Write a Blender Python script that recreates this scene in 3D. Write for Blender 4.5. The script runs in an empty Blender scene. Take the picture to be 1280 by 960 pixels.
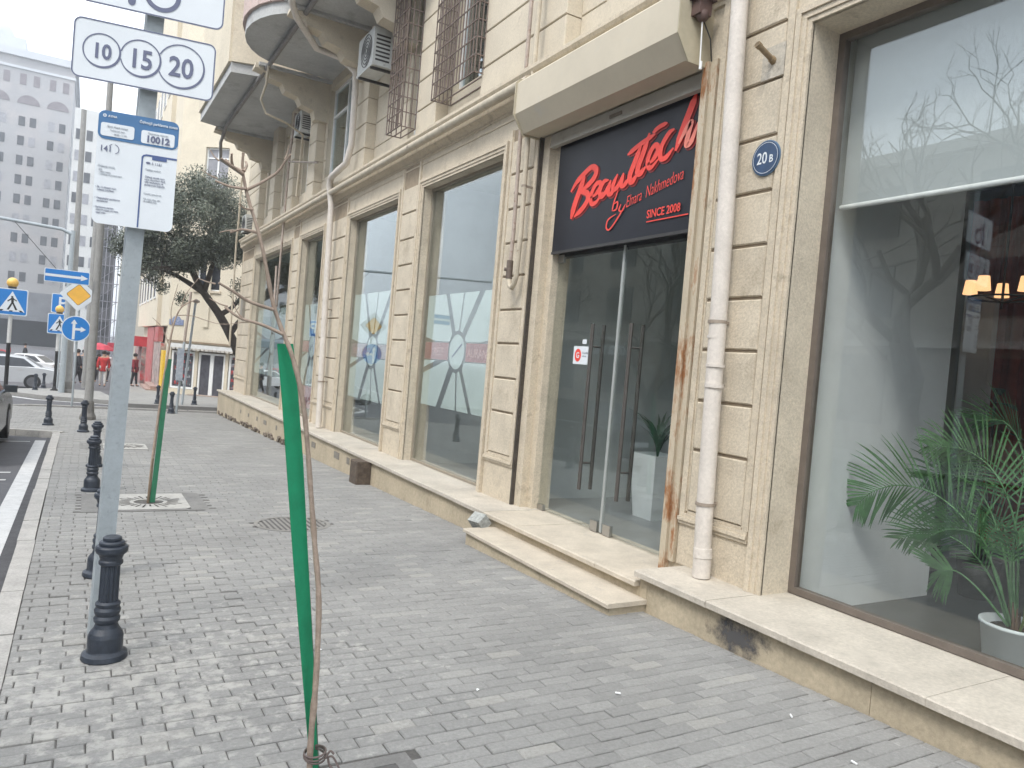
import bpy, bmesh, math, random
from mathutils import Vector, Matrix, Euler
random.seed(7)
R = math.radians
scn = bpy.context.scene
COL = scn.collection

# ---------------------------------------------------------------- camera
cam_d = bpy.data.cameras.new('camera'); cam = bpy.data.objects.new('camera', cam_d); COL.objects.link(cam)
aX = Vector((0.86408697, 0.06159297, 0.49955981)); aY = Vector((-0.49616986, -0.06272336, 0.86595684)); aD = Vector((-0.08467093, 0.99612855, 0.02363786))
M = Matrix(((aX[0], -aX[1], -aX[2], 0), (aY[0], -aY[1], -aY[2], 0), (-aD[0], aD[1], aD[2], 1.6), (0, 0, 0, 1)))
cam.matrix_world = M
cam_d.sensor_width = 36; cam_d.lens = 36*925/1280; cam_d.clip_start = .05; cam_d.clip_end = 2000
scn.camera = cam

# ---------------------------------------------------------------- world, sun, exposure
w = bpy.data.worlds.new('World'); scn.world = w; w.use_nodes = True
nt = w.node_tree; nt.nodes.clear()
SUN_EL, SUN_AZ = 52, -120        # azimuth measured from +Y towards +X
sky = nt.nodes.new('ShaderNodeTexSky'); sky.sky_type = 'NISHITA'; sky.sun_disc = False
sky.sun_elevation = R(SUN_EL); sky.sun_rotation = R(SUN_AZ); sky.dust_density = 3; sky.air_density = 1.2; sky.altitude = 0
bw = nt.nodes.new('ShaderNodeMix'); bw.data_type = 'RGBA'; bw.inputs[0].default_value = .82
bw.inputs[7].default_value = (10.4, 11.0, 11.8, 1)        # even cloud deck
tc = nt.nodes.new('ShaderNodeTexCoord'); nz = nt.nodes.new('ShaderNodeTexNoise'); nz.inputs['Scale'].default_value = 2.2; nz.inputs['Detail'].default_value = 5
mr = nt.nodes.new('ShaderNodeMapRange'); mr.inputs[1].default_value = .3; mr.inputs[2].default_value = .7; mr.inputs[3].default_value = .86; mr.inputs[4].default_value = 1.1
vm = nt.nodes.new('ShaderNodeVectorMath'); vm.operation = 'SCALE'
bg = nt.nodes.new('ShaderNodeBackground'); bg.inputs[1].default_value = .1
out = nt.nodes.new('ShaderNodeOutputWorld')
L = nt.links.new
L(sky.outputs[0], bw.inputs[6]); L(bw.outputs[2], vm.inputs[0]); L(tc.outputs['Generated'], nz.inputs['Vector']); L(nz.outputs[0], mr.inputs[0]); L(mr.outputs[0], vm.inputs['Scale'])
L(vm.outputs[0], bg.inputs[0]); L(bg.outputs[0], out.inputs[0])
sd = bpy.data.lights.new('sun', 'SUN'); sd.energy = 1.0; sd.angle = R(14); sd.color = (1, .96, .9)
so = bpy.data.objects.new('sun', sd); COL.objects.link(so)
sv = Vector((math.sin(R(SUN_AZ))*math.cos(R(SUN_EL)), math.cos(R(SUN_AZ))*math.cos(R(SUN_EL)), math.sin(R(SUN_EL))))
so.rotation_euler = sv.to_track_quat('Z', 'Y').to_euler(); so.location = (-10, -10, 30)
scn.view_settings.view_transform = 'Standard'; scn.view_settings.look = 'None'; scn.view_settings.gamma = 1
scn.view_settings.exposure = 1.22
scn.render.engine = 'CYCLES'
scn.cycles.max_bounces = 8; scn.cycles.transparent_max_bounces = 16

SL = .027
def gz(y): return -SL*y
# ---------------------------------------------------------------- materials
MATS = {}
def mat(name, col, rough=.7, var=.12, scale=6, bump=0., bscale=60, metal=0., emit=0, col2=None, spec=.5, trans=0, stain=None, vstretch=1.):
    if name in MATS: return MATS[name]
    m = bpy.data.materials.new(name); m.use_nodes = True; MATS[name] = m
    n = m.node_tree.nodes; l = m.node_tree.links.new; b = n['Principled BSDF']
    b.inputs['Roughness'].default_value = rough; b.inputs['Metallic'].default_value = metal
    b.inputs['Specular IOR Level'].default_value = spec
    c = (*col, 1)
    if var or col2:
        t = n.new('ShaderNodeTexCoord'); mp = n.new('ShaderNodeMapping'); mp.inputs['Scale'].default_value = (1, 1, vstretch)
        x = n.new('ShaderNodeTexNoise'); x.inputs['Scale'].default_value = scale; x.inputs['Detail'].default_value = 8; x.inputs['Roughness'].default_value = .65
        l(t.outputs['Object'], mp.inputs[0]); l(mp.outputs[0], x.inputs['Vector'])
        r = n.new('ShaderNodeValToRGB'); r.color_ramp.elements[0].position = .3; r.color_ramp.elements[1].position = .7
        c2 = col2 or tuple(v*(1+var) for v in col); c1 = tuple(v*(1-var) for v in col) if not col2 else col
        r.color_ramp.elements[0].color = (*c1, 1); r.color_ramp.elements[1].color = (*c2, 1)
        l(x.outputs[0], r.inputs[0]); src = r.outputs[0]
        if stain:      # (colour, scale, threshold)
            x2 = n.new('ShaderNodeTexNoise'); x2.inputs['Scale'].default_value = stain[1]; x2.inputs['Detail'].default_value = 10; x2.inputs['Roughness'].default_value = .7
            l(mp.outputs[0], x2.inputs['Vector'])
            r2 = n.new('ShaderNodeValToRGB'); r2.color_ramp.elements[0].position = stain[2]; r2.color_ramp.elements[1].position = stain[2]+.12
            r2.color_ramp.elements[0].color = (0, 0, 0, 1); r2.color_ramp.elements[1].color = (1, 1, 1, 1)
            l(x2.outputs[0], r2.inputs[0])
            mx = n.new('ShaderNodeMix'); mx.data_type = 'RGBA'; l(r2.outputs[0], mx.inputs[0]); l(src, mx.inputs[6]); mx.inputs[7].default_value = (*stain[0], 1)
            src = mx.outputs[2]
        l(src, b.inputs['Base Color'])
        if bump:
            x3 = n.new('ShaderNodeTexNoise'); x3.inputs['Scale'].default_value = bscale; x3.inputs['Detail'].default_value = 6
            l(t.outputs['Object'], x3.inputs['Vector']); x3.inputs['Roughness'].default_value = .7
            gm = n.new('ShaderNodeMapRange'); gm.inputs[1].default_value = .3; gm.inputs[2].default_value = .7; k_ = min(.22, bump*.40); gm.inputs[3].default_value = 1-k_; gm.inputs[4].default_value = 1+k_*.8
            l(x3.outputs[0], gm.inputs[0]); gs_ = n.new('ShaderNodeVectorMath'); gs_.operation = 'SCALE'; l(src, gs_.inputs[0]); l(gm.outputs[0], gs_.inputs['Scale']); l(gs_.outputs[0], b.inputs['Base Color'])
            bp = n.new('ShaderNodeBump'); bp.inputs['Strength'].default_value = bump; bp.inputs['Distance'].default_value = .01
            l(x3.outputs[0], bp.inputs['Height']); l(bp.outputs[0], b.inputs['Normal'])
    else: b.inputs['Base Color'].default_value = c
    if emit: b.inputs['Emission Color'].default_value = c; b.inputs['Emission Strength'].default_value = emit
    return m

def glass(name, tint=(.8, .85, .83), boost=1.0, base=0.0, rough=0.0):
    m = bpy.data.materials.new(name); m.use_nodes = True; MATS[name] = m
    n = m.node_tree.nodes; l = m.node_tree.links.new; n.clear()
    o = n.new('ShaderNodeOutputMaterial'); tr = n.new('ShaderNodeBsdfTransparent'); tr.inputs[0].default_value = (*tint, 1)
    g = n.new('ShaderNodeBsdfGlossy'); g.inputs['Roughness'].default_value = rough; g.inputs[0].default_value = (.9, .96, .97, 1)
    lw = n.new('ShaderNodeLayerWeight'); lw.inputs[0].default_value = .5
    pw = n.new('ShaderNodeMath'); pw.operation = 'POWER'; pw.inputs[1].default_value = 5; l(lw.outputs['Facing'], pw.inputs[0])
    f = n.new('ShaderNodeMath'); f.operation = 'MULTIPLY_ADD'; f.inputs[1].default_value = .96; f.inputs[2].default_value = .04; l(pw.outputs[0], f.inputs[0])
    ma = n.new('ShaderNodeMath'); ma.operation = 'MULTIPLY_ADD'; ma.inputs[1].default_value = boost; ma.inputs[2].default_value = base; ma.use_clamp = True
    mx = n.new('ShaderNodeMixShader'); l(f.outputs[0], ma.inputs[0]); l(ma.outputs[0], mx.inputs[0]); l(tr.outputs[0], mx.inputs[1]); l(g.outputs[0], mx.inputs[2]); l(mx.outputs[0], o.inputs[0])
    return m

STONE = mat('limestone', (.57, .50, .39), .88, .14, 2.2, .5, 55, stain=((.45, .385, .29), 2.6, .53))
STONE_D = mat('limestone_moulding', (.58, .505, .39), .88, .17, 5, .5, 60, stain=((.43, .37, .28), 5, .54))
LEDGE = mat('ledge_stone', (.49, .445, .375), .8, .16, 3, .4, 40, stain=((.36, .33, .28), 2.5, .58))
STEPM = mat('step_marble', (.52, .46, .37), .75, .14, 4, .3, 50, stain=((.40, .36, .31), 5, .58))
PLINTH = mat('plinth_stone', (.46, .39, .28), .85, .18, 2, .45, 30, stain=((.33, .26, .18), 2.2, .58), vstretch=.6)
GROOVE = mat('groove_shadow_gap', (.30, .24, .17), .95, .2, 9)
UPPER = mat('upper_stone', (.58, .515, .405), .9, .1, 2, .3, 40, stain=((.42, .37, .29), 2.6, .6))
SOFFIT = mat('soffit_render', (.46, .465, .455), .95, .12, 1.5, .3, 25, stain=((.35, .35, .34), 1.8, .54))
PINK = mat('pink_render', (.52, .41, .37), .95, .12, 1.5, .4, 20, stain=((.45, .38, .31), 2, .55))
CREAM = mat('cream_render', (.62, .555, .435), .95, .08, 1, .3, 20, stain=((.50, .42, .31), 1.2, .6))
BROWNF = mat('brown_metal', (.15, .125, .105), .5, .15, 8, .1)
GREYF = mat('grey_alu', (.38, .38, .36), .45, .08, 8)
WHITEM = mat('white_paint', (.78, .79, .78), .5, .05, 8)
PIPEW = mat('pipe_white', (.62, .57, .51), .6, .10, 5, .2, 40, stain=((.42, .36, .29), 7, .60))
PIPEC = mat('pipe_cream', (.50, .44, .34), .7, .15, 9, .2, 50, stain=((.22, .14, .09), 14, .62))
PIPER = mat('pipe_rust', (.40, .33, .28), .75, .2, 9, .2, 50, stain=((.20, .11, .07), 10, .55))
RUST = mat('rusted_post', (.50, .43, .32), .8, .12, 7, .2, 50, stain=((.29, .13, .05), 7, .50), vstretch=.35)
DARKM = mat('dark_metal', (.035, .033, .032), .5, .2, 20)
IRON = mat('grille_iron', (.17, .13, .11), .8, .3, 20)
STEEL = mat('brushed_steel', (.45, .44, .42), .3, .06, 20, metal=.9)
GALV = mat('galvanised', (.36, .40, .42), .55, .10, 16, .1, 80, stain=((.30, .33, .35), 30, .55))
BOLL = mat('bollard_iron', (.030, .038, .052), .42, .25, 25, .25, 70, stain=((.075, .08, .085), 18, .63))
AWN = mat('shutter_metal', (.53, .47, .36), .55, .06, 2, .05, 20, stain=((.50, .46, .38), 3, .6))
AWND = mat('shutter_end', (.44, .39, .28), .65, .12, 5, .1, 30, stain=((.28, .18, .10), 8, .62))
NAVY = mat('sign_navy', (.007, .008, .014), .42, .2, 3, spec=.35)
RED = mat('letter_red', (.78, .055, .035), .5, .1, 10)
REDD = mat('letter_dark_red', (.25, .02, .02), .5, 0)
REDP = mat('letter_pale_red', (.80, .22, .16), .5, .1, 20)
BLUE = mat('plate_blue', (.028, .062, .13), .4, .2, 12)
SBLUE = mat('sign_blue', (.01, .19, .55), .45, .06, 3)
HBLUE = mat('header_blue', (.055, .16, .33), .5, .06, 5)
SIGNW = mat('sign_white', (.70, .74, .77), .45, .04, 3)
INK = mat('sign_ink', (.13, .145, .225), .6, 0)
INKG = mat('sign_ink_grey', (.30, .33, .37), .6, 0)
YEL = mat('amber', (.85, .46, .06), .4, .1, 6)
BEAC = mat('beacon_globe', (.85, .52, .12), .35, .1, 4)
BLACK = mat('black_rubber', (.02, .02, .02), .8, .2, 10)
BARK = mat('dark_bark', (.075, .063, .053), .95, .3, 10, .6, 30)
BARKL = mat('sapling_bark', (.36, .28, .22), .85, .22, 28, .3, 90, stain=((.17, .13, .10), 40, .62))
GREENP = mat('green_painted_stake', (.012, .27, .125), .85, .12, 12, .1, 80)
GREEND = mat('green_stake_dull', (.03, .13, .07), .7, .2, 12)
TWINE = mat('twine', (.14, .11, .10), .9, .2, 30)
ROADM = mat('asphalt', (.105, .105, .112), .9, .14, 3, .5, 90, stain=((.15, .15, .155), 1.2, .6))
GUTTER = mat('gutter_asphalt', (.075, .074, .078), .95, .25, 6, .6, 70)
PAINT = mat('road_paint', (.55, .55, .54), .8, .14, 8, .3, 80, stain=((.33, .33, .33), 12, .62))
KERB = mat('kerb_stone', (.40, .385, .36), .9, .16, 5, .5, 60, stain=((.28, .27, .25), 6, .6))
GROUT = mat('joint_sand', (.11, .104, .096), 1., .3, 12, .4, 60)
CONC = mat('concrete_slab', (.20, .195, .185), .9, .2, 6, .4, 60)
CAST = mat('grate_stone', (.42, .41, .38), .85, .15, 10, .3, 60, stain=((.2, .19, .17), 16, .6))
HOLE = mat('hole_soil', (.03, .024, .02), 1., .3, 12)
MANH = mat('manhole_iron', (.10, .095, .09), .7, .3, 20, .3)
GLASSM = glass('window_glass', (.98, .99, .985), 1.15, .022)
GLASSD = glass('door_glass', (.97, .985, .98), 1.1, .02)
GLASSU = glass('upper_glass', (.75, .8, .82), 1.6, .12)
FILM = mat('frosted_film', (.44, .51, .485), .8, .05, 3)
BANDR = mat('film_red_band', (.30, .13, .115), .8, .2, 9)
BANDP = mat('film_pink_panel', (.42, .22, .22), .8, .2, 9)
INTW = mat('interior_white_wall', (.80, .83, .84), .85, .06, 3)
INTD = mat('interior_dark_wall', (.12, .125, .13), .9, .2, 2)
INTG = mat('interior_grey_wall', (.62, .66, .65), .9, .1, 2)
INTR = mat('interior_red_curtain', (.38, .09, .06), .9, .3, 4)
INTF = mat('interior_floor', (.22, .23, .235), .35, .15, 3)
BLINDM = mat('roller_blind', (.42, .45, .455), .9, .04, 2)
PALM = mat('palm_leaf', (.10, .23, .09), .5, .35, 12)
PALM2 = mat('palm_leaf_yellow', (.18, .24, .06), .5, .25, 12)
LEAF = mat('oleaster_leaf', (.10, .12, .09), .7, .45, 1.6)
POTM = mat('pot_white', (.72, .76, .77), .4, .06, 5)
SOIL = mat('soil', (.05, .035, .025), 1., .3, 20)
SHADE = mat('lit_lamp_shade', (1., .55, .26), .8, 0, emit=.62)
TWR = mat('tower_render', (.33, .33, .335), .9, .08, .1, stain=((.38, .36, .355), .15, .5))
TWRL = mat('tower_cornice', (.48, .50, .52), .9, .06, .2)
WIN = mat('dark_pane', (.03, .034, .042), .15, .3, 2)
WINL = mat('pale_pane', (.25, .25, .27), .3, .3, 2)
SKIN = mat('skin', (.45, .28, .2), .7, .05, 10)
HAIR = mat('hair', (.02, .015, .012), .8, .1, 10)

# ---------------------------------------------------------------- mesh builder
class MB:
    def __init__(s): s.v = []; s.f = []; s.sm = []
    def add(s, vs, fs, sm=False):
        o = len(s.v); s.v += [tuple(v) for v in vs]; s.f += [tuple(i+o for i in f) for f in fs]; s.sm += [sm]*len(fs); return s
    def box(s, x0, x1, y0, y1, z0, z1):
        vs = [(x, y, z) for x in (x0, x1) for y in (y0, y1) for z in (z0, z1)]
        return s.add(vs, [(0, 1, 3, 2), (4, 6, 7, 5), (0, 4, 5, 1), (2, 3, 7, 6), (0, 2, 6, 4), (1, 5, 7, 3)])
    def bev(s, x0, x1, y0, y1, z0, z1, b=.008):
        # block whose -X face has chamfered edges
        vs = [(x1, y0, z0), (x1, y1, z0), (x1, y1, z1), (x1, y0, z1), (x0+b, y0, z0), (x0+b, y1, z0), (x0+b, y1, z1), (x0+b, y0, z1),
              (x0, y0+b, z0+b), (x0, y1-b, z0+b), (x0, y1-b, z1-b), (x0, y0+b, z1-b)]
        fs = [(0, 1, 2, 3), (8, 11, 10, 9)]
        for a in (0, 4):
            for i in range(4):
                j = (i+1) % 4; fs.append((a+i, a+4+i, a+4+j, a+j))
        return s.add(vs, fs)
    def obox(s, c, ax, ay, az):   # oriented box: centre, three half-axis vectors
        c, ax, ay, az = map(Vector, (c, ax, ay, az))
        vs = [c+i*ax+j*ay+k*az for i in (-1, 1) for j in (-1, 1) for k in (-1, 1)]
        return s.add(vs, [(0, 1, 3, 2), (4, 6, 7, 5), (0, 4, 5, 1), (2, 3, 7, 6), (0, 2, 6, 4), (1, 5, 7, 3)])
    def tube(s, pts, r, n=8, cap=True):
        pts = [Vector(p) for p in pts]; rs = r if isinstance(r, (list, tuple)) else [r]*len(pts)
        up = None; rings = []
        for i, p in enumerate(pts):
            d = (pts[min(i+1, len(pts)-1)]-pts[max(i-1, 0)])
            d = d.normalized() if d.length > 1e-9 else Vector((0, 0, 1))
            if up is None: up = d.orthogonal().normalized()
            u = (up-d*up.dot(d)); u = u.normalized() if u.length > 1e-6 else d.orthogonal().normalized(); up = u; v = d.cross(u)
            rings.append([p+rs[i]*(u*math.cos(a)+v*math.sin(a)) for a in [2*math.pi*k/n for k in range(n)]])
        vs = [q for g in rings for q in g]; fs = []
        for i in range(len(pts)-1):
            for k in range(n): fs.append((i*n+k, i*n+(k+1) % n, (i+1)*n+(k+1) % n, (i+1)*n+k))
        s.add(vs, fs, True)
        if cap: s.add(rings[0], [tuple(range(n))[::-1]]); s.add(rings[-1], [tuple(range(n))])
        return s
    def lathe(s, prof, c=(0, 0, 0), n=24, sm=True, flute=None):
        vs = []; fs = []
        for r, z in prof:
            for k in range(n):
                rr = r
                if flute and flute[0] <= z <= flute[1]: rr = r*(1-.10*(k % 2))
                a = 2*math.pi*k/n; vs.append((c[0]+rr*math.cos(a), c[1]+rr*math.sin(a), c[2]+z))
        for i in range(len(prof)-1):
            for k in range(n): fs.append((i*n+k, i*n+(k+1) % n, (i+1)*n+(k+1) % n, (i+1)*n+k))
        fs.append(tuple(range(n))[::-1]); fs.append(tuple((len(prof)-1)*n+k for k in range(n)))
        return s.add(vs, fs, sm)
    def prism(s, poly, f, d):   # poly 2D, f maps (a,b)->3D point, d = extrusion vector
        n = len(poly); p = [Vector(f(*q)) for q in poly]; d = Vector(d)
        vs = p+[q+d for q in p]
        return s.add(vs, [tuple(range(n)), tuple(range(n, 2*n))[::-1]]+[(i, i+n, (i+1) % n+n, (i+1) % n) for i in range(n)])
    def sphere(s, c, r, n=16, m=10, sc=(1, 1, 1)):
        pr = [(max(r*math.sin(math.pi*i/m), .0005), -r*math.cos(math.pi*i/m)) for i in range(m+1)]
        o = len(s.v); s.lathe(pr, (0, 0, 0), n)
        for i in range(o, len(s.v)):
            v = s.v[i]; s.v[i] = (c[0]+v[0]*sc[0], c[1]+v[1]*sc[1], c[2]+v[2]*sc[2])
        return s
    def build(s, name, m, parent=None, recalc=True, flatface=False):
        org = parent_origin(parent)
        me = bpy.data.meshes.new(name)
        me.from_pydata([(v[0]-org[0], v[1]-org[1], v[2]-org[2]) for v in s.v], [], s.f)
        me.polygons.foreach_set('use_smooth', s.sm)
        if recalc:
            bm = bmesh.new(); bm.from_mesh(me); bmesh.ops.recalc_face_normals(bm, faces=bm.faces); bm.to_mesh(me); bm.free()
        me.materials.append(m); me.update()
        o = bpy.data.objects.new(name, me); COL.objects.link(o)
        if parent: o.parent = parent
        return o
ORG = {}
def parent_origin(p):
    return ORG.get(p.name, (0, 0, 0)) if p else (0, 0, 0)
def tag(o, label=None, cat=None, group=None, kind=None):
    if label: o['label'] = label
    if cat: o['category'] = cat
    if group: o['group'] = group
    if kind: o['kind'] = kind
    return o
def thing(name, label, cat, loc=(0, 0, 0), group=None, rz=0):
    o = bpy.data.objects.new(name, None); COL.objects.link(o); o.location = loc; o.empty_display_size = .1
    ORG[o.name] = tuple(loc); o.rotation_euler = (0, 0, rz)
    return tag(o, label, cat, group)
def proto(name, label, cat, group=None):       # built round the origin, moved afterwards
    o = bpy.data.objects.new(name, None); COL.objects.link(o); ORG[o.name] = (0, 0, 0)
    return tag(o, label, cat, group)
def sub(o, parent_thing):   # object whose children share the thing's origin
    ORG[o.name] = parent_origin(parent_thing); return o
def copy_tree(o, parent=None):
    c = o.copy(); COL.objects.link(c); c.parent = parent
    for ch in [k for k in list(bpy.data.objects) if k.parent == o]: copy_tree(ch, c)
    return c
def struct(o): o['kind'] = 'structure'; return o
def text(body, size, m, loc, rot, parent=None, name='lettering', shear=0, off=0, ext=.0006, sx=1, align='LEFT', space=1):
    cu = bpy.data.curves.new('t', 'FONT'); cu.body = body; cu.size = size; cu.shear = shear; cu.offset = off; cu.extrude = ext; cu.align_x = align
    cu.space_character = space; cu.resolution_u = 3
    ob = bpy.data.objects.new('t', cu); COL.objects.link(ob)
    me = bpy.data.meshes.new_from_object(ob); bpy.data.objects.remove(ob)
    Mx = Matrix.Translation(Vector(loc)-Vector(parent_origin(parent))) @ (rot.to_matrix() if isinstance(rot, Euler) else rot).to_4x4() @ Matrix.Diagonal((sx, 1, 1, 1))
    me.transform(Mx); me.materials.clear(); me.materials.append(m)
    o = bpy.data.objects.new(name, me); COL.objects.link(o); o.parent = parent
    return o
FX = Euler((R(90), 0, R(-90)))      # lettering on the facade (seen from -X)
FY = Euler((R(90), 0, 0))           # lettering facing -Y

def spline(pts, k=6):
    pts = [Vector(p) for p in pts]; out = []
    P = [pts[0]*2-pts[1]]+pts+[pts[-1]*2-pts[-2]]
    for i in range(1, len(P)-2):
        a, b, c, d = P[i-1:i+3]
        for j in range(k):
            t = j/k; out.append(.5*((2*b)+(c-a)*t+(2*a-5*b+4*c-d)*t*t+(3*b-a-3*c+d)*t**3))
    out.append(pts[-1]); return out
def brush(mb, pts, w, x, tip=.35):   # flat brush stroke in the plane X = x, pts are (y, z)
    s = spline([Vector((x, p[0], p[1])) for p in pts], 6); n = len(s); vs = []
    for i, p in enumerate(s):
        d = (s[min(i+1, n-1)]-s[max(i-1, 0)]).normalized(); q = Vector((0, -d.z, d.y))
        t = i/(n-1); ww = w*.5*(tip+(1-tip)*min(1, 6*t, 6*(1-t)))*(1+.25*abs(d.z)-.12)
        vs += [p+q*ww, p-q*ww]
    mb.add(vs, [(2*i, 2*i+1, 2*i+3, 2*i+2) for i in range(n-1)])

# ================================================================= GROUND
# sub-base sheet reaching the horizon, asphalt colour
g = MB(); g.add([(-400, -60, gz(-60)-.16), (400, -60, gz(-60)-.16), (400, 60, gz(60)-.16), (-400, 60, gz(60)-.16), (400, 900, gz(60)-.3), (-400, 900, gz(60)-.3)], [(0, 1, 2, 3), (3, 2, 4, 5)])
struct(g.build('ground', ROADM))
def sheet(name, pts, m, dz, kind='structure'):
    mb = MB(); mb.add([(x, y, gz(y)+dz) for x, y in pts], [tuple(range(len(pts)))]); o = mb.build(name, m); o['kind'] = kind; return o
RD = -.10
# pavement bed under the blocks, with kerb corner near Y 17
bed = [(-.26, -2), (3.66, -2), (3.66, 24.9), (9, 24.9), (9, 25.5), (-.2, 25.5), (-1.6, 25.0), (-3.2, 23.2), (-3.8, 21.0), (-3.4, 19.3), (-2.2, 18.1), (-.30, 17.2)]
mb = MB(); mb.prism(bed, lambda a, b: (a, b, gz(b)-.0095), (0, 0, -.14)); struct(mb.build('pavement_bed', GROUT))

# individually laid paving blocks (courses run across the street)
def rnd_mat():
    m = bpy.data.materials.new('paving_block'); m.use_nodes = True; n = m.node_tree.nodes; l = m.node_tree.links.new; b = n['Principled BSDF']
    b.inputs['Roughness'].default_value = .88
    ge = n.new('ShaderNodeNewGeometry'); tc = n.new('ShaderNodeTexCoord')
    r = n.new('ShaderNodeValToRGB'); e = r.color_ramp.elements; e[0].color = (.236, .233, .222, 1); e[1].color = (.278, .274, .260, 1); e[1].position = .9
    x = e.new(.45); x.color = (.255, .251, .239, 1); x = e.new(.985); x.color = (.31, .302, .28, 1)
    l(ge.outputs['Random Per Island'], r.inputs[0])
    big = n.new('ShaderNodeTexNoise'); big.inputs['Scale'].default_value = .9; big.inputs['Detail'].default_value = 6; l(tc.outputs['Object'], big.inputs['Vector'])
    br = n.new('ShaderNodeMapRange'); br.inputs[1].default_value = .3; br.inputs[2].default_value = .7; br.inputs[3].default_value = .90; br.inputs[4].default_value = 1.08; l(big.outputs[0], br.inputs[0])
    s1 = n.new('ShaderNodeVectorMath'); s1.operation = 'SCALE'; l(r.outputs[0], s1.inputs[0]); l(br.outputs[0], s1.inputs['Scale'])
    fine = n.new('ShaderNodeTexNoise'); fine.inputs['Scale'].default_value = 55; fine.inputs['Detail'].default_value = 8; fine.inputs['Roughness'].default_value = .75; l(tc.outputs['Object'], fine.inputs['Vector'])
    fr = n.new('ShaderNodeMapRange'); fr.inputs[1].default_value = .3; fr.inputs[2].default_value = .7; fr.inputs[3].default_value = .8; fr.inputs[4].default_value = 1.2; l(fine.outputs[0], fr.inputs[0])
    s2 = n.new('ShaderNodeVectorMath'); s2.operation = 'SCALE'; l(s1.outputs[0], s2.inputs[0]); l(fr.outputs[0], s2.inputs['Scale'])
    # pale cement smears that lie round the near bollard
    dst = n.new('ShaderNodeVectorMath'); dst.operation = 'DISTANCE'; dst.inputs[1].default_value = (.35, 3.9, -.1); l(tc.outputs['Object'], dst.inputs[0])
    dm = n.new('ShaderNodeMapRange'); dm.inputs[1].default_value = .3; dm.inputs[2].default_value = 2.0; dm.inputs[3].default_value = .17; dm.inputs[4].default_value = 0; l(dst.outputs['Value'], dm.inputs[0])
    sm = n.new('ShaderNodeTexNoise'); sm.inputs['Scale'].default_value = 13; sm.inputs['Detail'].default_value = 10; sm.inputs['Roughness'].default_value = .7; l(tc.outputs['Object'], sm.inputs['Vector'])
    ad = n.new('ShaderNodeMath'); ad.operation = 'ADD'; l(sm.outputs[0], ad.inputs[0]); l(dm.outputs[0], ad.inputs[1])
    th = n.new('ShaderNodeMapRange'); th.inputs[1].default_value = .62; th.inputs[2].default_value = .76; th.inputs[3].default_value = 0; th.inputs[4].default_value = .62; l(ad.outputs[0], th.inputs[0])
    mx = n.new('ShaderNodeMix'); mx.data_type = 'RGBA'; l(th.outputs[0], mx.inputs[0]); l(s2.outputs[0], mx.inputs[6]); mx.inputs[7].default_value = (.47, .455, .42, 1)
    l(mx.outputs[2], b.inputs['Base Color'])
    bp = n.new('ShaderNodeBump'); bp.inputs['Strength'].default_value = .5; bp.inputs['Distance'].default_value = .004; l(fine.outputs[0], bp.inputs['Height']); l(bp.outputs[0], b.inputs['Normal'])
    return m
PAVE = rnd_mat()
def inside(x, y, poly):
    c = False; j = len(poly)-1
    for i in range(len(poly)):
        if (poly[i][1] > y) != (poly[j][1] > y) and x < (poly[j][0]-poly[i][0])*(y-poly[i][1])/(poly[j][1]-poly[i][1])+poly[i][0]: c = not c
        j = i
    return c
holes = [(.44, 1.28, 1.95, 2.86), (.05, 1.27, 8.52, 9.66), (.05, 1.22, 14.2, 15.25)]
mb = MB(); BW, BH = .205, .0875
yy = 1.4; row = 0
while yy < 24.8:
    off = (row % 2)*BW/2+random.uniform(-.012, .012)
    x = -4.0+off
    jy = random.uniform(-.002, .002)
    while x < 3.655:
        cx, cy = x+BW/2, yy+BH/2
        ok = inside(min(max(cx, -.23) if cy < 17 else cx, 3.62), cy, bed) and x+BW > (-.24-.008*max(0, cy-4) if cy < 17.2 else -9) and not any(a < cx < b and c < cy < d for a, b, c, d in holes)
        if ok and not ((cx-1.94)**2+(cy-7.62)**2 < .34**2) and not (cy > 17 and cx < -.12*cy-1.2 and False):
            gx = random.uniform(.0012, .0038); gy = random.uniform(.0012, .0038)
            x0 = max(x+gx, -.245-.008*max(0, cy-4)) if cy < 17.2 else x+gx; x1 = min(x+BW-gx, 3.655); y0 = yy+gy+jy; y1 = yy+BH-gy+jy
            if x1-x0 > .012:
                sunk = 0
                if cx < 1.0 and 3 < cy < 7: sunk = random.uniform(-.004, .003)
                h = random.gauss(0, .0012)+sunk; tx = random.gauss(0, .007); ty = random.gauss(0, .010); c = .005
                rot = random.gauss(0, .006); wv = .012*math.sin(cx*2.1+1.3)*math.sin(cy*.9)+(.02*math.sin(cx*5)*math.exp(-(cy-5.2)**2/.8) if cx < 1 else 0)
                def q(px, py, dz):
                    ux, uy = px-cx, py-cy
                    return (cx+ux-uy*rot, cy+uy+ux*rot+wv, gz(py)+h+ux*tx+uy*ty+dz)
                vs = [q(x0, y0, -.016), q(x1, y0, -.016), q(x1, y1, -.016), q(x0, y1, -.016),
                      q(x0, y0, -c), q(x1, y0, -c), q(x1, y1, -c), q(x0, y1, -c),
                      q(x0+c, y0+c, 0), q(x1-c, y0+c, 0), q(x1-c, y1-c, 0), q(x0+c, y1-c, 0)]
                mb.add(vs, [(8, 9, 10, 11)]+[(a+i, a+(i+1) % 4, a+4+(i+1) % 4, a+4+i) for a in (0, 4) for i in range(4)])
        x += BW
    yy += BH; row += 1
struct(mb.build('pavement', PAVE, recalc=False))

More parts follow.
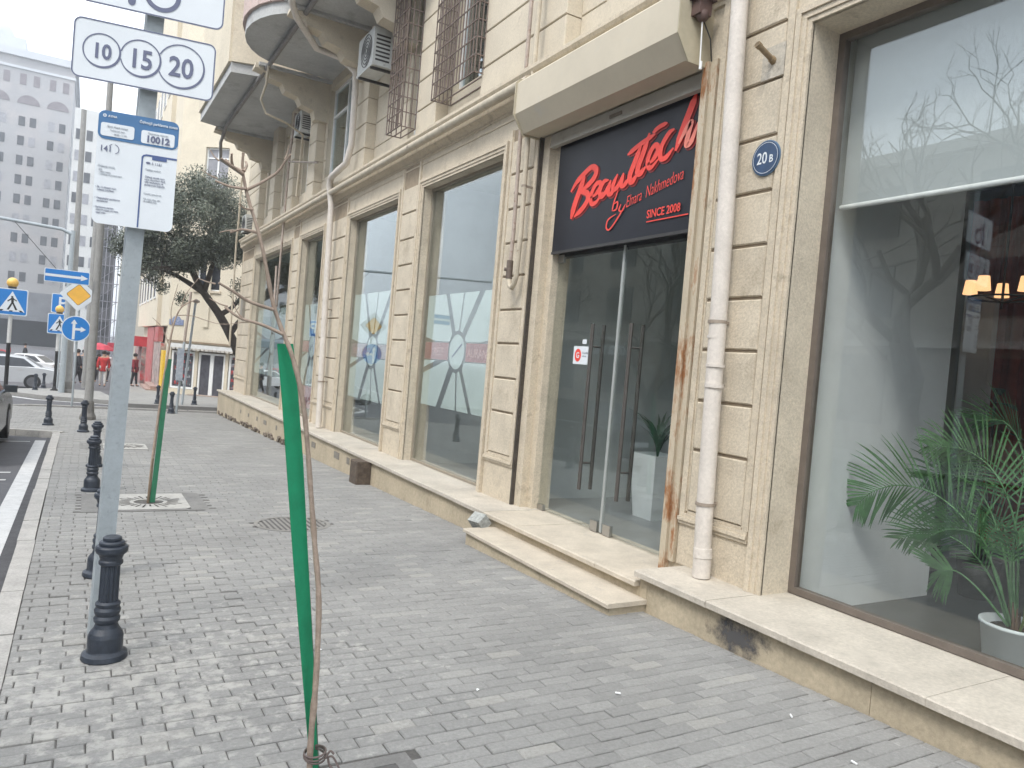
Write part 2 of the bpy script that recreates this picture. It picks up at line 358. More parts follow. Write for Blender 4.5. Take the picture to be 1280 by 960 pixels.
# kerb: stones along the road edge, curving round the corner
mb = MB(); y = -1.0
while y < 17.0:
    ln = min(random.uniform(.75, .95), 17.1-y); x1 = -.25-.008*max(0, y-4); j = random.uniform(-.006, .006)
    mb.obox(((x1-.065)+j, y+ln/2, gz(y+ln/2)-.075+random.uniform(-.004, .004)), (.062, 0, 0), (-.004*ln, ln/2-.006, -SL*ln/2), (0, 0, .078)); y += ln
struct(mb.build('kerb', KERB))
kp = [(-.3, 17.2), (-2.2, 18.05), (-3.5, 19.2), (-3.95, 21), (-3.3, 23.3), (-1.65, 25.15), (-.2, 25.65), (9, 25.65)]
mb = MB()
sp = spline([(a, b, 0) for a, b in kp], 5)
for a, b in zip(sp[:-1], sp[1:]):
    mid = (a+b)/2; d = (b-a); n_ = Vector((-d.y, d.x, 0)).normalized()*.07
    mb.obox((mid.x, mid.y, gz(mid.y)-.065), (d.x*.49, d.y*.49, -SL*d.y/2), n_, (0, 0, .075))
struct(mb.build('kerb', KERB))
# road surfaces and markings
sheet('road', [(-60, -50), (-.3, -50), (-.42, 17.0), (-2.3, 17.9), (-3.6, 19.1), (-4.1, 21), (-3.4, 23.5), (-1.8, 25.3), (0, 25.8), (60, 25.8), (60, 300), (-60, 300)], ROADM, RD-.012)
sheet('gutter', [(-.52, -3), (-.34, -3), (-.40, 17.0), (-.56, 17.0)], GUTTER, RD)
sheet('lane_line', [(-.66, 3), (-.48, 3), (-.56, 16.4), (-.73, 16.4)], PAINT, RD+.004)
for yv in (11.4, 12.1, 16.2):
    sheet('parking_line', [(-5, yv), (-.80, yv), (-.80, yv+.10), (-5, yv+.10)], PAINT, RD-.004)
sheet('crossing_line', [(-1.9, 26.3), (9, 26.1), (9, 26.22), (-1.9, 26.45)], PAINT, RD-.004)
# far pavement of the side street and traffic island
mb = MB(); mb.prism([(.9, 28.0), (14, 27.2), (16, 34), (3.1, 60), (2.6, 60), (1.2, 34)], lambda a, b: (a, b, gz(b)+.02), (0, 0, -.15)); struct(mb.build('far_pavement', mat('far_paving', (.27, .265, .25), .9, .15, 3, .3, 40)))
mb = MB(); mb.prism([(.80, 27.9), (14, 27.1), (14, 27.2), (.9, 28.0)], lambda a, b: (a, b, gz(b)+.022), (0, 0, -.17)); struct(mb.build('kerb', mat('far_kerb', (.20, .195, .185), .9, .15, 3)))
isl = [(-2.3, 32.3), (-1.2, 30.4), (.8, 29.2), (1.0, 31), (.6, 36), (-1.0, 37), (-2.2, 35.2)]
mb = MB(); mb.prism(isl, lambda a, b: (a, b, gz(b)+.03), (0, 0, -.16)); struct(mb.build('traffic_island', mat('island_paving', (.29, .285, .27), .9, .15, 4)))
o_isl = [(-2.75, 32.2), (-1.5, 30.0), (.75, 28.75), (.8, 28.95), (-1.35, 30.2), (-2.5, 32.3), (-2.5, 35.3), (-2.7, 35.3)]
sheet('island_line', o_isl, PAINT, RD-.004)

# tree pits and manhole
def pit(name, x0, x1, y0, y1, cx, cy, slab, label):
    t = thing(name, label, 'tree pit', (cx, cy, gz(cy)), 'tree pits along the pavement')
    z = gz(cy)
    def q(mbx, a, b, c, d, dz, th=.02):
        vs = [(a, c, gz(c)+dz), (b, c, gz(c)+dz), (b, d, gz(d)+dz), (a, d, gz(d)+dz)]
        mbx.add(vs+[(v[0], v[1], v[2]-th) for v in vs], [(0, 1, 2, 3), (0, 4, 5, 1), (1, 5, 6, 2), (2, 6, 7, 3), (3, 7, 4, 0)])
    m1 = MB(); w = .07
    q(m1, x0, x1, y0, y0+w, .001); q(m1, x0, x1, y1-w, y1, .001); q(m1, x0, x0+(.30 if slab else w), y0+w, y1-w, .001); q(m1, x1-(.18 if slab else w), x1, y0+w, y1-w, .001)
    m1.build('border', CONC, t)
    if slab:
        a, b, c, d = x0+.30, x1-.18, y0+w, y1-w; n = 40; rr = .15
        ring = []; sq = []
        for k in range(n):
            an = 2*math.pi*k/n; co, si = math.cos(an), math.sin(an); ring.append((cx+rr*co, cy+rr*si))
            tt = min((b-cx)/co if co > 1e-6 else ((a-cx)/co if co < -1e-6 else 9), (d-cy)/si if si > 1e-6 else ((c-cy)/si if si < -1e-6 else 9)); sq.append((cx+tt*co, cy+tt*si))
        m2 = MB(); vs = [(p[0], p[1], gz(p[1])+.004) for p in ring+sq]; m2.add(vs, [(k, (k+1) % n, n+(k+1) % n, n+k) for k in range(n)])
        m2.add([(p[0], p[1], gz(p[1])+.004) for p in ring]+[(p[0], p[1], gz(p[1])-.06) for p in ring], [(k, (k+1) % n, n+(k+1) % n, n+k) for k in range(n)])
        gr = m2.build('grate', CAST, t)
        sub(gr, t)
        m3 = MB()
        for k in range(28):
            an = 2*math.pi*k/28; u = Vector((math.cos(an), math.sin(an), 0)); v = Vector((-u.y, u.x, 0)); r0 = .19; r1 = .30+.03*(k % 3)
            ps = [Vector((cx, cy, 0))+u*r0+v*.007, Vector((cx, cy, 0))+u*r0-v*.007, Vector((cx, cy, 0))+u*r1-v*.011, Vector((cx, cy, 0))+u*r1+v*.011]
            m3.add([(p.x, p.y, gz(p.y)+.0065) for p in ps], [(0, 1, 2, 3)])
        m3.build('slot', HOLE, gr)
        m4 = MB(); m4.add([(p[0]+(p[0]-cx)*.05, p[1]+(p[1]-cy)*.05, gz(p[1])-.012) for p in ring], [tuple(range(n))]); m4.build('soil', HOLE, t)
    else:
        m4 = MB(); q(m4, x0+w, x1-w, y0+w, y1-w, -.002); m4.build('slab', mat('dark_slab', (.115, .11, .105), .9, .2, 5, .3, 50), t)
pit('tree_pit', .44, 1.28, 1.95, 2.86, .8, 2.4, False, 'plain dark slab at the foot of the nearest sapling')
pit('tree_pit', .05, 1.27, 8.52, 9.66, .70, 9.05, True, 'pale tree grate with a round hole round the second sapling')
pit('tree_pit', .05, 1.22, 14.2, 15.25, .68, 14.75, True, 'far pale tree grate with nothing growing in it')
t = thing('manhole_cover', 'round ribbed iron manhole cover sunk in the grey paving', 'manhole cover', (1.94, 7.62, gz(7.62)))
m1 = MB(); n = 40
m1.add([(1.94+.37*math.cos(2*math.pi*k/n), 7.62+.37*math.sin(2*math.pi*k/n), gz(7.62+.37*math.sin(2*math.pi*k/n))-.004) for k in range(n)]+
       [(1.94+.37*math.cos(2*math.pi*k/n), 7.62+.37*math.sin(2*math.pi*k/n), gz(7.62)-.03) for k in range(n)], [tuple(range(n))]+[(k, (k+1) % n, n+(k+1) % n, n+k) for k in range(n)])
m1.build('cover', MANH, t)
m2 = MB()
for k in range(n):
    a0, a1 = 2*math.pi*k/n, 2*math.pi*(k+1)/n
    m2.add([(1.94+r*math.cos(a), 7.62+r*math.sin(a), gz(7.62+r*math.sin(a))+.004) for r, a in ((.34, a0), (.38, a0), (.38, a1), (.34, a1))], [(0, 1, 2, 3)])
for i in range(-6, 7):
    h = math.sqrt(max(.33**2-(i*.05)**2, 0)); x = 1.94+i*.05
    m2.add([(x-.014, 7.62-h, gz(7.62-h)+.003), (x+.014, 7.62-h, gz(7.62-h)+.003), (x+.014, 7.62+h, gz(7.62+h)+.003), (x-.014, 7.62+h, gz(7.62+h)+.003)], [(0, 1, 2, 3)])
m2.build('rib', mat('manhole_rib', (.24, .23, .21), .7, .2, 20), t)

# litter on the paving
k = 0
for x, y, nm, lb in [(1.85, 3.3, 'paper_scrap', 'tiny white scrap on the paving in front of the long stone step'), (2.55, 3.0, 'cigarette_end', 'cigarette end on the paving short of the soot stain'), (3.1, 2.0, 'cigarette_end', 'cigarette end lying on the paving nearest the camera, by the plinth'),
                 (2.62, 1.75, 'paper_scrap', 'white paper scrap on the paving at the bottom right'), (1.25, 4.1, 'paper_scrap', 'white scrap on the paving right of the green stake'), (3.22, 2.45, 'cigarette_end', 'cigarette end at the foot of the plinth')]:
    m = MB(); a = random.uniform(0, 3)
    if nm == 'cigarette_end': m.tube([(x, y, gz(y)+.008), (x+.028*math.cos(a), y+.028*math.sin(a), gz(y)+.008)], .005, 8)
    else:
        m.add([(x, y, gz(y)+.004), (x+.018, y+.004, gz(y)+.009), (x+.02, y+.018, gz(y)+.004), (x+.003, y+.014, gz(y)+.010), (x+.009, y+.009, gz(y)+.013)], [(0, 1, 4), (1, 2, 4), (2, 3, 4), (3, 0, 4)])
    tag(m.build(nm, WHITEM), lb, 'litter', 'litter on the paving')

# ================================================================= MAIN BUILDING
WX = 4.1
bld = thing('stone_building', 'cream limestone corner building with tall shop windows and moulded cornice', 'building', (WX, 12, 0))
YN, YF = -3.0, 24.7
ZT = 10.5
wins = [(-2.2, 3.46, .18), (7.72, 10.12, .10), (11.12, 13.6, .10), (15.35, 17.2, .10), (18.15, 22.6, .10)]  # unseen near end of the first window lengthened to let in more daylight
ZO = 4.08
door = (4.42, 6.9)
# wall piers and lintel (X 4.1 .. 4.42)
mb = MB()
edges = [YN]+[v for a in sorted([(w_[0], w_[1]) for w_ in wins]+[door]) for v in a]+[YF]
for i in range(0, len(edges), 2):
    mb.box(WX, WX+.36, edges[i], edges[i+1], .10, ZO)
mb.box(WX, WX+.36, YN, YF, ZO, 4.85)
mb.build('wall', STONE, bld)
mb = MB(); mb.box(WX+.36, 12, YF-.3, YF, -.6, ZT); mb.box(WX+.36, 12, YN, YN+.3, -.6, ZT); mb.box(11.7, 12, YN, YF, -.6, ZT); mb.box(4.6, 12, YN, YF, ZT-.2, ZT)
mb.build('wall', STONE, bld)
# upper wall: recessed plane at 4.3, fore-standing pilasters at 4.1
up_open = [(2.6, 6.2, 5.5, 7.4), (8.62, 9.85, 5.42, 8.6), (10.72, 11.5, 5.12, 7.45), (14.76, 16.45, 5.38, 7.3), (17.4, 18.5, 5.35, 7.2), (19.5, 20.6, 5.35, 7.2), (21.6, 22.7, 5.35, 7.2)]
UX = 4.3
mb = MB(); ys = YN
for a, b, c, d in up_open:
    mb.box(UX, UX+.3, ys, a, 4.85, ZT); mb.box(UX, UX+.3, a, b, 4.85, c); mb.box(UX, UX+.3, a, b, d, ZT); ys = b
mb.box(UX, UX+.3, ys, YF, 4.85, ZT)
mb.build('wall', UPPER, bld)
pil = [(-1.0, .6), (6.63, 8.54), (9.96, 10.68), (13.15, 14.0), (16.65, 17.25), (18.65, 19.3), (20.8, 21.4), (22.9, 24.72)]
for a, b in pil:
    mb = MB(); mg = MB()
    z = 4.86; k = 0
    while z < 8.8:
        z1 = z+.45
        mb.bev(WX, UX+.01, a, b, z+.007, z1-.007, .010); z = z1
    mg.box(WX+.02, UX, a+.012, b-.012, 4.86, 8.8)
    po = mb.build('pilaster', UPPER, bld); sub(po, bld); mg.build('joint', GROOVE, po)
# courses on the recessed upper wall between pilasters
mb = MB(); mg = MB(); prev = YN
segs = []
for a, b in pil+[(YF, YF)]:
    if a-prev > .05: segs.append((prev, a))
    prev = b
for (a, b) in segs:
    z = 4.88
    while z < 8.6:
        cuts = [(a+.004, b-.004)]
        for p, q, c, d in up_open:
            if c < z+.4 and d > z:
                nc = []
                for u, v in cuts:
                    if q <= u or p >= v: nc.append((u, v)); continue
                    if p-u > .04: nc.append((u, p))
                    if v-q > .04: nc.append((q, v))
                cuts = nc
        for u, v in cuts: mb.bev(UX-.014, UX+.005, u, v, z+.006, z+.444, .007)
        z += .45
mb.build('ashlar_course', UPPER, bld)
# rusticated piers, ground floor
piers = [(3.60, 4.29, .18, 4.56, .10), (6.93, 7.58, .10, 4.3, .06), (10.26, 10.98, .10, 4.5, .06), (13.74, 15.2, .10, 4.5, .06), (17.34, 18.0, .10, 4.5, .06), (22.74, 24.66, .10, 4.5, .06)]
for a, b, zb, zt, ins in piers:
    mb = MB(); mf = MB(); mg = MB()
    # plain base, band, framed panel with blocks
    mf.box(WX-.012, WX+.02, a, b, zb, .50)
    for i, (dz, pr) in enumerate([(0, .030), (.028, .045), (.056, .030)]):
        mf.box(WX-pr, WX+.02, a+.002*i, b-.002*i, .50+dz, .50+dz+.027)
    fw = .055
    mf.box(WX-.026, WX+.02, a, a+fw, .584, zt); mf.box(WX-.026, WX+.02, b-fw, b, .584, zt)
    mf.box(WX-.014, WX+.02, a+fw, a+fw+.018, .60, zt); mf.box(WX-.014, WX+.02, b-fw-.018, b-fw, .60, zt)
    mf.box(WX-.0135, WX+.02, a+fw+.018, b-fw-.018, .585, .605)
    mg.box(WX-.003, WX+.01, a+fw+.018, b-fw-.018, .606, zt)
    z = .606
    tops = [1.08, 1.46, 1.85, 2.23, 2.61, 2.99, 3.38, 3.78, 4.17, 4.56]
    for t1 in tops:
        if t1 > zt+.02: break
        mb.bev(WX-.022, WX+.01, a+fw+.018+.004, b-fw-.018-.004, z+.006, t1-.010, .009); z = t1+.006
    pf = mf.build('pier', STONE_D, bld); sub(pf, bld); mb.build('rusticated_blocks', STONE, pf); mg.build('joint', GROOVE, pf)
# frieze groove and cornice
mb = MB()
mb.box(WX-.012, WX+.02, 6.95, YF-.01, 4.43, 4.452)
prof = [(4.12, 4.50), (4.08, 4.52), (4.08, 4.55), (4.04, 4.58), (4.0, 4.60), (4.0, 4.64), (3.985, 4.70), (3.985, 4.74), (3.95, 4.77), (3.93, 4.80), (3.93, 4.84), (3.96, 4.865), (4.12, 4.88)]
mb.prism(prof, lambda a, b: (a, -3.0, b), (0, YF+3.08, 0))
mb.build('cornice', STONE_D, bld)
# plinth, ledge, steps
PX = 3.66
def plinth(m, y0, y1, zt, seg):
    y = y0
    while y < y1-.01:
        e = min(y+seg*random.uniform(.85, 1.15), y1)
        vs = [(PX, y+.002, gz(y)-.06), (PX, e-.002, gz(e)-.06), (PX, e-.002, zt), (PX, y+.002, zt)]
        m.add(vs+[(v[0]+.5, v[1], v[2]) for v in vs], [(0, 1, 2, 3), (4, 7, 6, 5), (0, 3, 7, 4), (1, 5, 6, 2), (3, 2, 6, 7), (0, 4, 5, 1)]); y = e
m1 = MB(); plinth(m1, YN, 4.20, .135, .9); m1.build('plinth', PLINTH, bld)
m1 = MB(); plinth(m1, 4.2, 6.6, .06, .9); plinth(m1, 6.6, YF, .055, .85); m1.build('plinth', PLINTH, bld)
def slabs(m, x0, x1, y0, y1, zt, th, seg):
    y = y0
    while y < y1-.01:
        e = min(y+seg*random.uniform(.8, 1.2), y1); j = random.uniform(-.003, .003); h = random.uniform(-.0015, .0015)
        b = .008
        pr = [(x0+j, zt-th), (x0+j, zt-b), (x0+j+b, zt+h), (x1, zt+h), (x1, zt-th)]
        m.prism(pr, lambda a, c, y=y: (a, y+.0012, c), (0, e-y-.0024, 0)); y = e
m1 = MB(); slabs(m1, 3.60, 4.44, YN, 4.2, .18, .045, .7); m1.build('ledge', LEDGE, bld)
m1 = MB(); slabs(m1, 3.61, 4.44, 6.62, YF, .10, .045, .65); m1.build('ledge', LEDGE, bld)
m1 = MB(); slabs(m1, 3.61, 4.44, 4.2, 6.62, .095, .04, .55); m1.build('ledge', STEPM, bld)
# low step
m1 = MB(); y0, y1 = 4.12, 6.42
vs = [(3.33, y0, -.2), (3.33, y1, -.25), (3.66, y1, -.25), (3.66, y0, -.2), (3.33, y0, -.055), (3.33, y1, -.055), (3.66, y1, -.055), (3.66, y0, -.055)]
m1.add(vs, [(0, 1, 2, 3), (4, 7, 6, 5), (0, 4, 5, 1), (1, 5, 6, 2), (3, 2, 6, 7), (0, 3, 7, 4)])
st = m1.build('step', PLINTH, bld); sub(st, bld)
m1 = MB(); slabs(m1, 3.30, 3.658, y0-.02, y1+.02, -.02, .033, .9); m1.build('tread', STEPM, st)
# small vent tiles low on the far plinth
for y, wd, hh in [(11.2, .14, .10), (11.75, .28, .11), (13.2, .25, .1), (15.0, .2, .1), (16.3, .12, .1), (17.4, .3, .1), (18.4, .14, .1), (19.5, .12, .09), (20.6, .12, .09)]:
    m1 = MB(); m1.box(PX-.008, PX+.01, y, y+wd, gz(y)*.42-.02, gz(y)*.42-.02+hh)
    m1.build('vent_tile', mat('vent_tile', (.22, .20, .17), .9, .3, 20), bld)
# crumbled rubble under far plinth
m1 = MB()
for i in range(70):
    y = random.uniform(14.5, 24.3); s = random.uniform(.02, .07)
    m1.obox((PX-.02+random.uniform(-.01, .02), y, gz(y)+random.uniform(.01, .10)), (s*.5, s*.1, 0), (0, s, s*.2), (0, -s*.2, s*.6))
m1.build('crumbled_stone', mat('rubble', (.17, .14, .11), .95, .4, 20), bld)['kind'] = 'stuff'
# soot-black stain material strip on the plinth by the drain
def patch_mat(name, center, rx, col, thr=.5, sc=9, top=1):
    m = bpy.data.materials.new(name); m.use_nodes = True; n = m.node_tree.nodes; l = m.node_tree.links.new; b = n['Principled BSDF']; b.inputs['Roughness'].default_value = .95
    tc = n.new('ShaderNodeTexCoord'); mp = n.new('ShaderNodeMapping'); mp.vector_type = 'POINT'; mp.inputs['Location'].default_value = tuple(-c/r_ for c, r_ in zip(center, rx)); mp.inputs['Scale'].default_value = tuple(1/r_ for r_ in rx)
    l(tc.outputs['Object'], mp.inputs[0]); ln = n.new('ShaderNodeVectorMath'); ln.operation = 'LENGTH'; l(mp.outputs[0], ln.inputs[0])
    nz = n.new('ShaderNodeTexNoise'); nz.inputs['Scale'].default_value = sc; nz.inputs['Detail'].default_value = 8; nz.inputs['Roughness'].default_value = .7; l(tc.outputs['Object'], nz.inputs['Vector'])
    a = n.new('ShaderNodeMath'); a.operation = 'MULTIPLY_ADD'; a.inputs[1].default_value = 1.9; l(nz.outputs[0], a.inputs[0]); 
    inv = n.new('ShaderNodeMath'); inv.operation = 'MULTIPLY'; inv.inputs[1].default_value = -1; l(ln.outputs['Value'], inv.inputs[0]); l(inv.outputs[0], a.inputs[2])
    mr = n.new('ShaderNodeMapRange'); mr.inputs[1].default_value = -.05+thr-.5; mr.inputs[2].default_value = .5+thr-.5; mr.inputs[4].default_value = top; l(a.outputs[0], mr.inputs[0])
    b.inputs['Base Color'].default_value = (*col, 1); l(mr.outputs[0], b.inputs['Alpha'])
    return m
m1 = MB(); y0, y1 = 2.85, 3.75
m1.add([(PX-.004, y0, gz(y0)), (PX-.004, y1, gz(y1)), (PX-.004, y1, .134), (PX-.004, y0, .134)], [(0, 1, 2, 3)])
bo = parent_origin(bld)
m1.build('soot_stain', patch_mat('soot', (PX-bo[0], 3.24-bo[1], .02-bo[2]), (.2, .34, .20), (.085, .085, .09), .72, 15, .8), bld)

# ---- ground floor windows
def window(y0, y1, zb, gx, frame_m, gl, fw=.05):
    aw = .115
    m = MB()      # moulded architrave
    for i, (w0, w1, pr) in enumerate([(0, .035, .020), (.035, .075, .032), (.075, aw, .046)]):
        m.box(WX-pr, WX+.01, y0-w1, y0-w0, zb, ZO+w0); m.box(WX-pr, WX+.01, y1+w0, y1+w1, zb, ZO+w0)
        m.box(WX-pr-.001, WX+.01, y0-w1, y1+w1, ZO+w0, ZO+w1)
    fr = m.build('window', STONE_D, bld); sub(fr, bld)
    m = MB()
    m.box(gx-.03, gx+.03, y0, y0+fw, zb+.005, ZO); m.box(gx-.03, gx+.03, y1-fw, y1, zb+.005, ZO)
    m.box(gx-.03, gx+.03, y0+fw, y1-fw, zb+.005, zb+fw); m.box(gx-.03, gx+.03, y0+fw, y1-fw, ZO-fw, ZO)
    m.build('frame', frame_m, fr)
    m = MB(); m.box(gx-.004, gx+.004, y0+fw-.005, y1-fw+.005, zb+fw-.005, ZO-fw+.005); m.build('pane', gl, fr)
    return fr
wobj = []
for i, (a, b, zb) in enumerate(wins):
    gx = 4.40 if i == 0 else 4.25
    wobj.append(window(a, b, zb, gx, BROWNF if i == 0 else mat('frame_tan', (.30, .26, .2), .6, .1, 8), GLASSM, .05 if i == 0 else .035))
# frosted film with clock and rays behind the panes
def clip(poly, nx, ny, c):   # keep nx*x+ny*y<=c
    out = []
    for i in range(len(poly)):
        p, q = poly[i], poly[(i+1) % len(poly)]; dp = nx*p[0]+ny*p[1]-c; dq = nx*q[0]+ny*q[1]-c
        if dp <= 0: out.append(p)
        if (dp < 0 < dq) or (dq < 0 < dp):
            t = dp/(dp-dq); out.append((p[0]+(q[0]-p[0])*t, p[1]+(q[1]-p[1])*t))
    return out
def film(fr, y0, y1, z0, z1, cy, cz, r, band, words=None, panel=False):
    x = 4.27; rays = [(8, .04), (62, .05), (97, .02), (128, .06), (172, .04), (236, .04), (262, .02), (300, .07), (345, .04)]
    m = MB()
    n = len(rays)
    for i in range(n):
        a0, w0 = rays[i]; a1, w1 = rays[(i+1) % n]
        if a1 < a0: a1 += 360
        p = [(y0, z0), (y1, z0), (y1, z1), (y0, z1)]
        # half planes: left of ray a0 (offset w0) and right of ray a1 (offset w1)
        A0, A1 = R(a0), R(a1)
        n0 = (math.sin(A0), -math.cos(A0)); p = clip(p, n0[0], n0[1], n0[0]*cy+n0[1]*cz-w0)
        n1 = (-math.sin(A1), math.cos(A1)); p = clip(p, n1[0], n1[1], n1[0]*cy+n1[1]*cz-w1) if len(p) > 2 else p
        am = (A0+A1)/2; p = clip(p, -math.cos(am), -math.sin(am), -math.cos(am)*cy-math.sin(am)*cz-r*1.05) if len(p) > 2 else p
        for s in (1, -1):
            if len(p) > 2:
                q = clip(p, 0, s, s*cz-.135) if s > 0 else clip(p, 0, -1, -cz-.135)
                if len(q) > 2: m.prism(q, lambda a, b: (x, a, b), (.002, 0, 0))
    f = m.build('frosted_film', FILM, fr); sub(f, bld)
    m = MB(); k = 28
    m.prism([(cy+r*.86*math.cos(2*math.pi*i/k), cz+r*.86*math.sin(2*math.pi*i/k)) for i in range(k)], lambda a, b: (x-.003, a, b), (.002, 0, 0))
    m.obox((x-.006, cy-.02, cz+.03), (.001, 0, 0), (0, -.17, .12), (0, .004, .006))
    m.build('clock_face', FILM, fr)
    m = MB()
    m.obox((x-.007, cy-.02, cz+.02), (.001, 0, 0), (0, -.14, .09), (0, .006, .009))
    m.build('clock_hand', INK, fr)
    m = MB(); m.box(x+.001, x+.003, y0, cy-r, cz-.12, cz+.12); m.box(x+.001, x+.003, cy+r, y1, cz-.12, cz+.12)
    m.build('band', band, fr)
    if panel: m = MB(); m.box(x+.001, x+.003, y0, y1, .3, z0-.02); m.build('band', BANDP, fr)
    if words:
        for s, yy, zz, sz in words: text(s, sz, mat('film_letter', (.50, .30, .27), .8, .1, 9), (x-.004, yy, zz), FX, fr, off=.001)
film(wobj[1], 7.80, 10.02, .95, 2.52, 8.95, 1.73, .27, BANDR, [('REST', 9.70, 1.67, .16), ('AURANT', 8.62, 1.67, .16)])
film(wobj[2], 11.2, 13.5, .80, 2.68, 12.35, 1.66, .30, mat('film_dull_band', (.22, .16, .16), .8, .2, 6), [('RESTAURANT', 13.35, 1.6, .15)])
film(wobj[3], 15.42, 17.12, .80, 2.6, 16.3, 1.66, .28, BANDP, None, True)
film(wobj[4], 18.25, 22.5, .80, 2.6, 20.4, 1.66, .30, mat('film_teal_band', (.2, .28, .3), .8, .2, 6))
for yy_ in (8.35, 12.9, 16.0, 19.6, 21.5):
    m = MB(); m.box(4.9, 5.0, yy_, yy_+.1, 0, 4.3); m.build('interior_post', INTD, bld)
# ---- door assembly
m = MB(); m.box(4.22, 4.44, 6.68, 6.90, .095, 4.10); m.box(4.13, 4.22, 6.78, 6.90, .095, 4.10)
dr = m.build('door', STONE_D, bld); sub(dr, bld)
m = MB(); m.box(4.30, 4.40, 4.42, 6.68, 2.80, 4.1); m.build('transom_panel', DARKM, dr)
m = MB(); m.box(4.296, 4.308, 4.44, 5.545, .115, 2.82); m.build('glass_leaf', GLASSD, dr)
m = MB(); m.box(4.296, 4.308, 5.555, 6.67, .115, 2.82); m.build('glass_leaf', GLASSD, dr)
m = MB(); m.box(4.290, 4.314, 5.535, 5.565, .11, 2.82); m.build('meeting_strip', mat('pale_edge', (.33, .35, .34), .4, .05, 9), dr)
m = MB()
for y in (4.44, 5.40, 5.60, 6.56): m.box(4.285, 4.318, y, y+.11, .10, .16 if y in (4.44, 6.56) else .20)
m.box(4.285, 4.318, 6.57, 6.67, 2.74, 2.82)
m.build('patch_fitting', STEEL, dr)
for y in (5.87, 5.28):
    h = MB()
    for x in (4.235, 4.37): h.tube([(x, y, .46), (x, y, 2.08)], .019, 12)
    for z in (.72, 1.86): h.tube([(4.235, y, z), (4.37, y, z)], .010, 8)
    h.build('handle', mat('handle_steel', (.13, .12, .11), .35, .1, 20, metal=.5), dr)
m = MB(); m.box(4.291, 4.294, 5.99, 6.24, 1.68, 1.86); stk = m.build('sticker', SIGNW, dr); sub(stk, bld)
m = MB(); k = 20; m.prism([(6.16+.055*math.cos(2*math.pi*i/k), 1.77+.065*math.sin(2*math.pi*i/k)) for i in range(k)], lambda a, b: (4.289, a, b), (.0015, 0, 0)); m.build('emblem', RED, stk)
text('G', .08, SIGNW, (4.2875, 6.19, 1.743), FX, stk, off=.002); text('Gözəllik\nsalonu', .03, INKG, (4.2895, 6.09, 1.785), FX, stk)
m = MB(); m.box(4.291, 4.294, 6.03, 6.10, 1.885, 1.93); m.build('sticker', SIGNW, dr)
# ---- interior rooms
m = MB(); m.box(4.46, 11.7, YN+.3, 4.0, -.05, .0); m.build('interior_floor', mat('dark_floor', (.06, .065, .07), .4, .2, 3), bld)
m = MB(); m.box(4.46, 11.7, 4.0, YF-.3, -.05, .0); m.box(4.46, 11.7, 4.3, 7.3, .0, .085); it = m.build('interior_floor', INTF, bld)
m = MB(); m.box(4.46, 11.7, YN+.3, YF-.3, 4.3, 4.4); m.build('interior_ceiling', INTG, bld)
m = MB(); m.box(4.47, 6.6, 3.95, 4.05, .0, 4.3); m.box(4.47, 6.6, 7.25, 7.35, .085, 4.3); m.box(6.6, 6.7, 4.05, 7.25, 0, 4.3); m.box(4.46, 11.7, 10.5, 10.6, 0, 4.3); m.box(4.46, 11.7, 14.3, 14.4, 0, 4.3); m.box(6.6, 6.7, 7.35, 24.3, 0, 4.3)
m.build('interior_wall', INTG, bld)
m = MB(); m.box(9.6, 9.7, YN+.4, 7.0, 0, 4.3); m.build('interior_wall', INTD, bld)
m = MB(); m.box(4.50, 6.15, 3.50, 3.62, 0.0, 4.3); m.build('partition', INTW, bld)
m = MB(); m.box(6.71, 11.7, 7.0, 7.1, 0, 4.3); m.box(6.701, 6.72, 3.95, 7.0, 0, 4.3); m.build('interior_wall', INTD, bld)
m = MB(); m.box(8.0, 8.1, 4.16, 4.46, 0, 2.75); m.build('interior_pillar', INTW, bld)
m = MB()
for k in range(26): m.tube([(9.0+.05*(k % 2), 4.95-k*.09, .05), (9.0+.05*(k % 2), 4.95-k*.09, 4.0)], .06, 8)
m.build('curtain', INTR, bld)
m = MB(); m.box(4.52, 4.526, -2.1, 3.43, 2.92, 4.2); bl = m.build('roller_blind', BLINDM, bld); sub(bl, bld)
m = MB(); m.tube([(4.523, -2.1, 2.905), (4.523, 3.44, 2.905)], .018, 10); m.build('bottom_bar', WHITEM, bl)

# ---- upper windows and grilles
for (a, b, c, d) in up_open:
    m = MB(); x = UX+.12
    m.box(x-.03, x+.03, a, a+.06, c, d); m.box(x-.03, x+.03, b-.06, b, c, d); m.box(x-.03, x+.03, a+.06, b-.06, c, c+.06); m.box(x-.03, x+.03, a+.06, b-.06, d-.06, d)
    mid = a+(b-a)*.38; m.box(x-.03, x+.03, mid-.03, mid+.03, c+.06, d-.06); zz = c+(d-c)*.68; m.box(x-.03, x+.03, mid+.03, b-.06, zz, zz+.05)
    f = m.build('window', WHITEM, bld); sub(f, bld)
    m = MB(); m.box(x-.004, x+.004, a+.03, b-.03, c+.03, d-.03); m.build('pane', GLASSU, f)
m = MB(); m.box(UX+.5, UX+.55, YN, YF, 4.9, 9); m.box(UX+.15, UX+.5, YN, YF, 4.82, 4.9); m.build('interior_wall', INTD, bld)
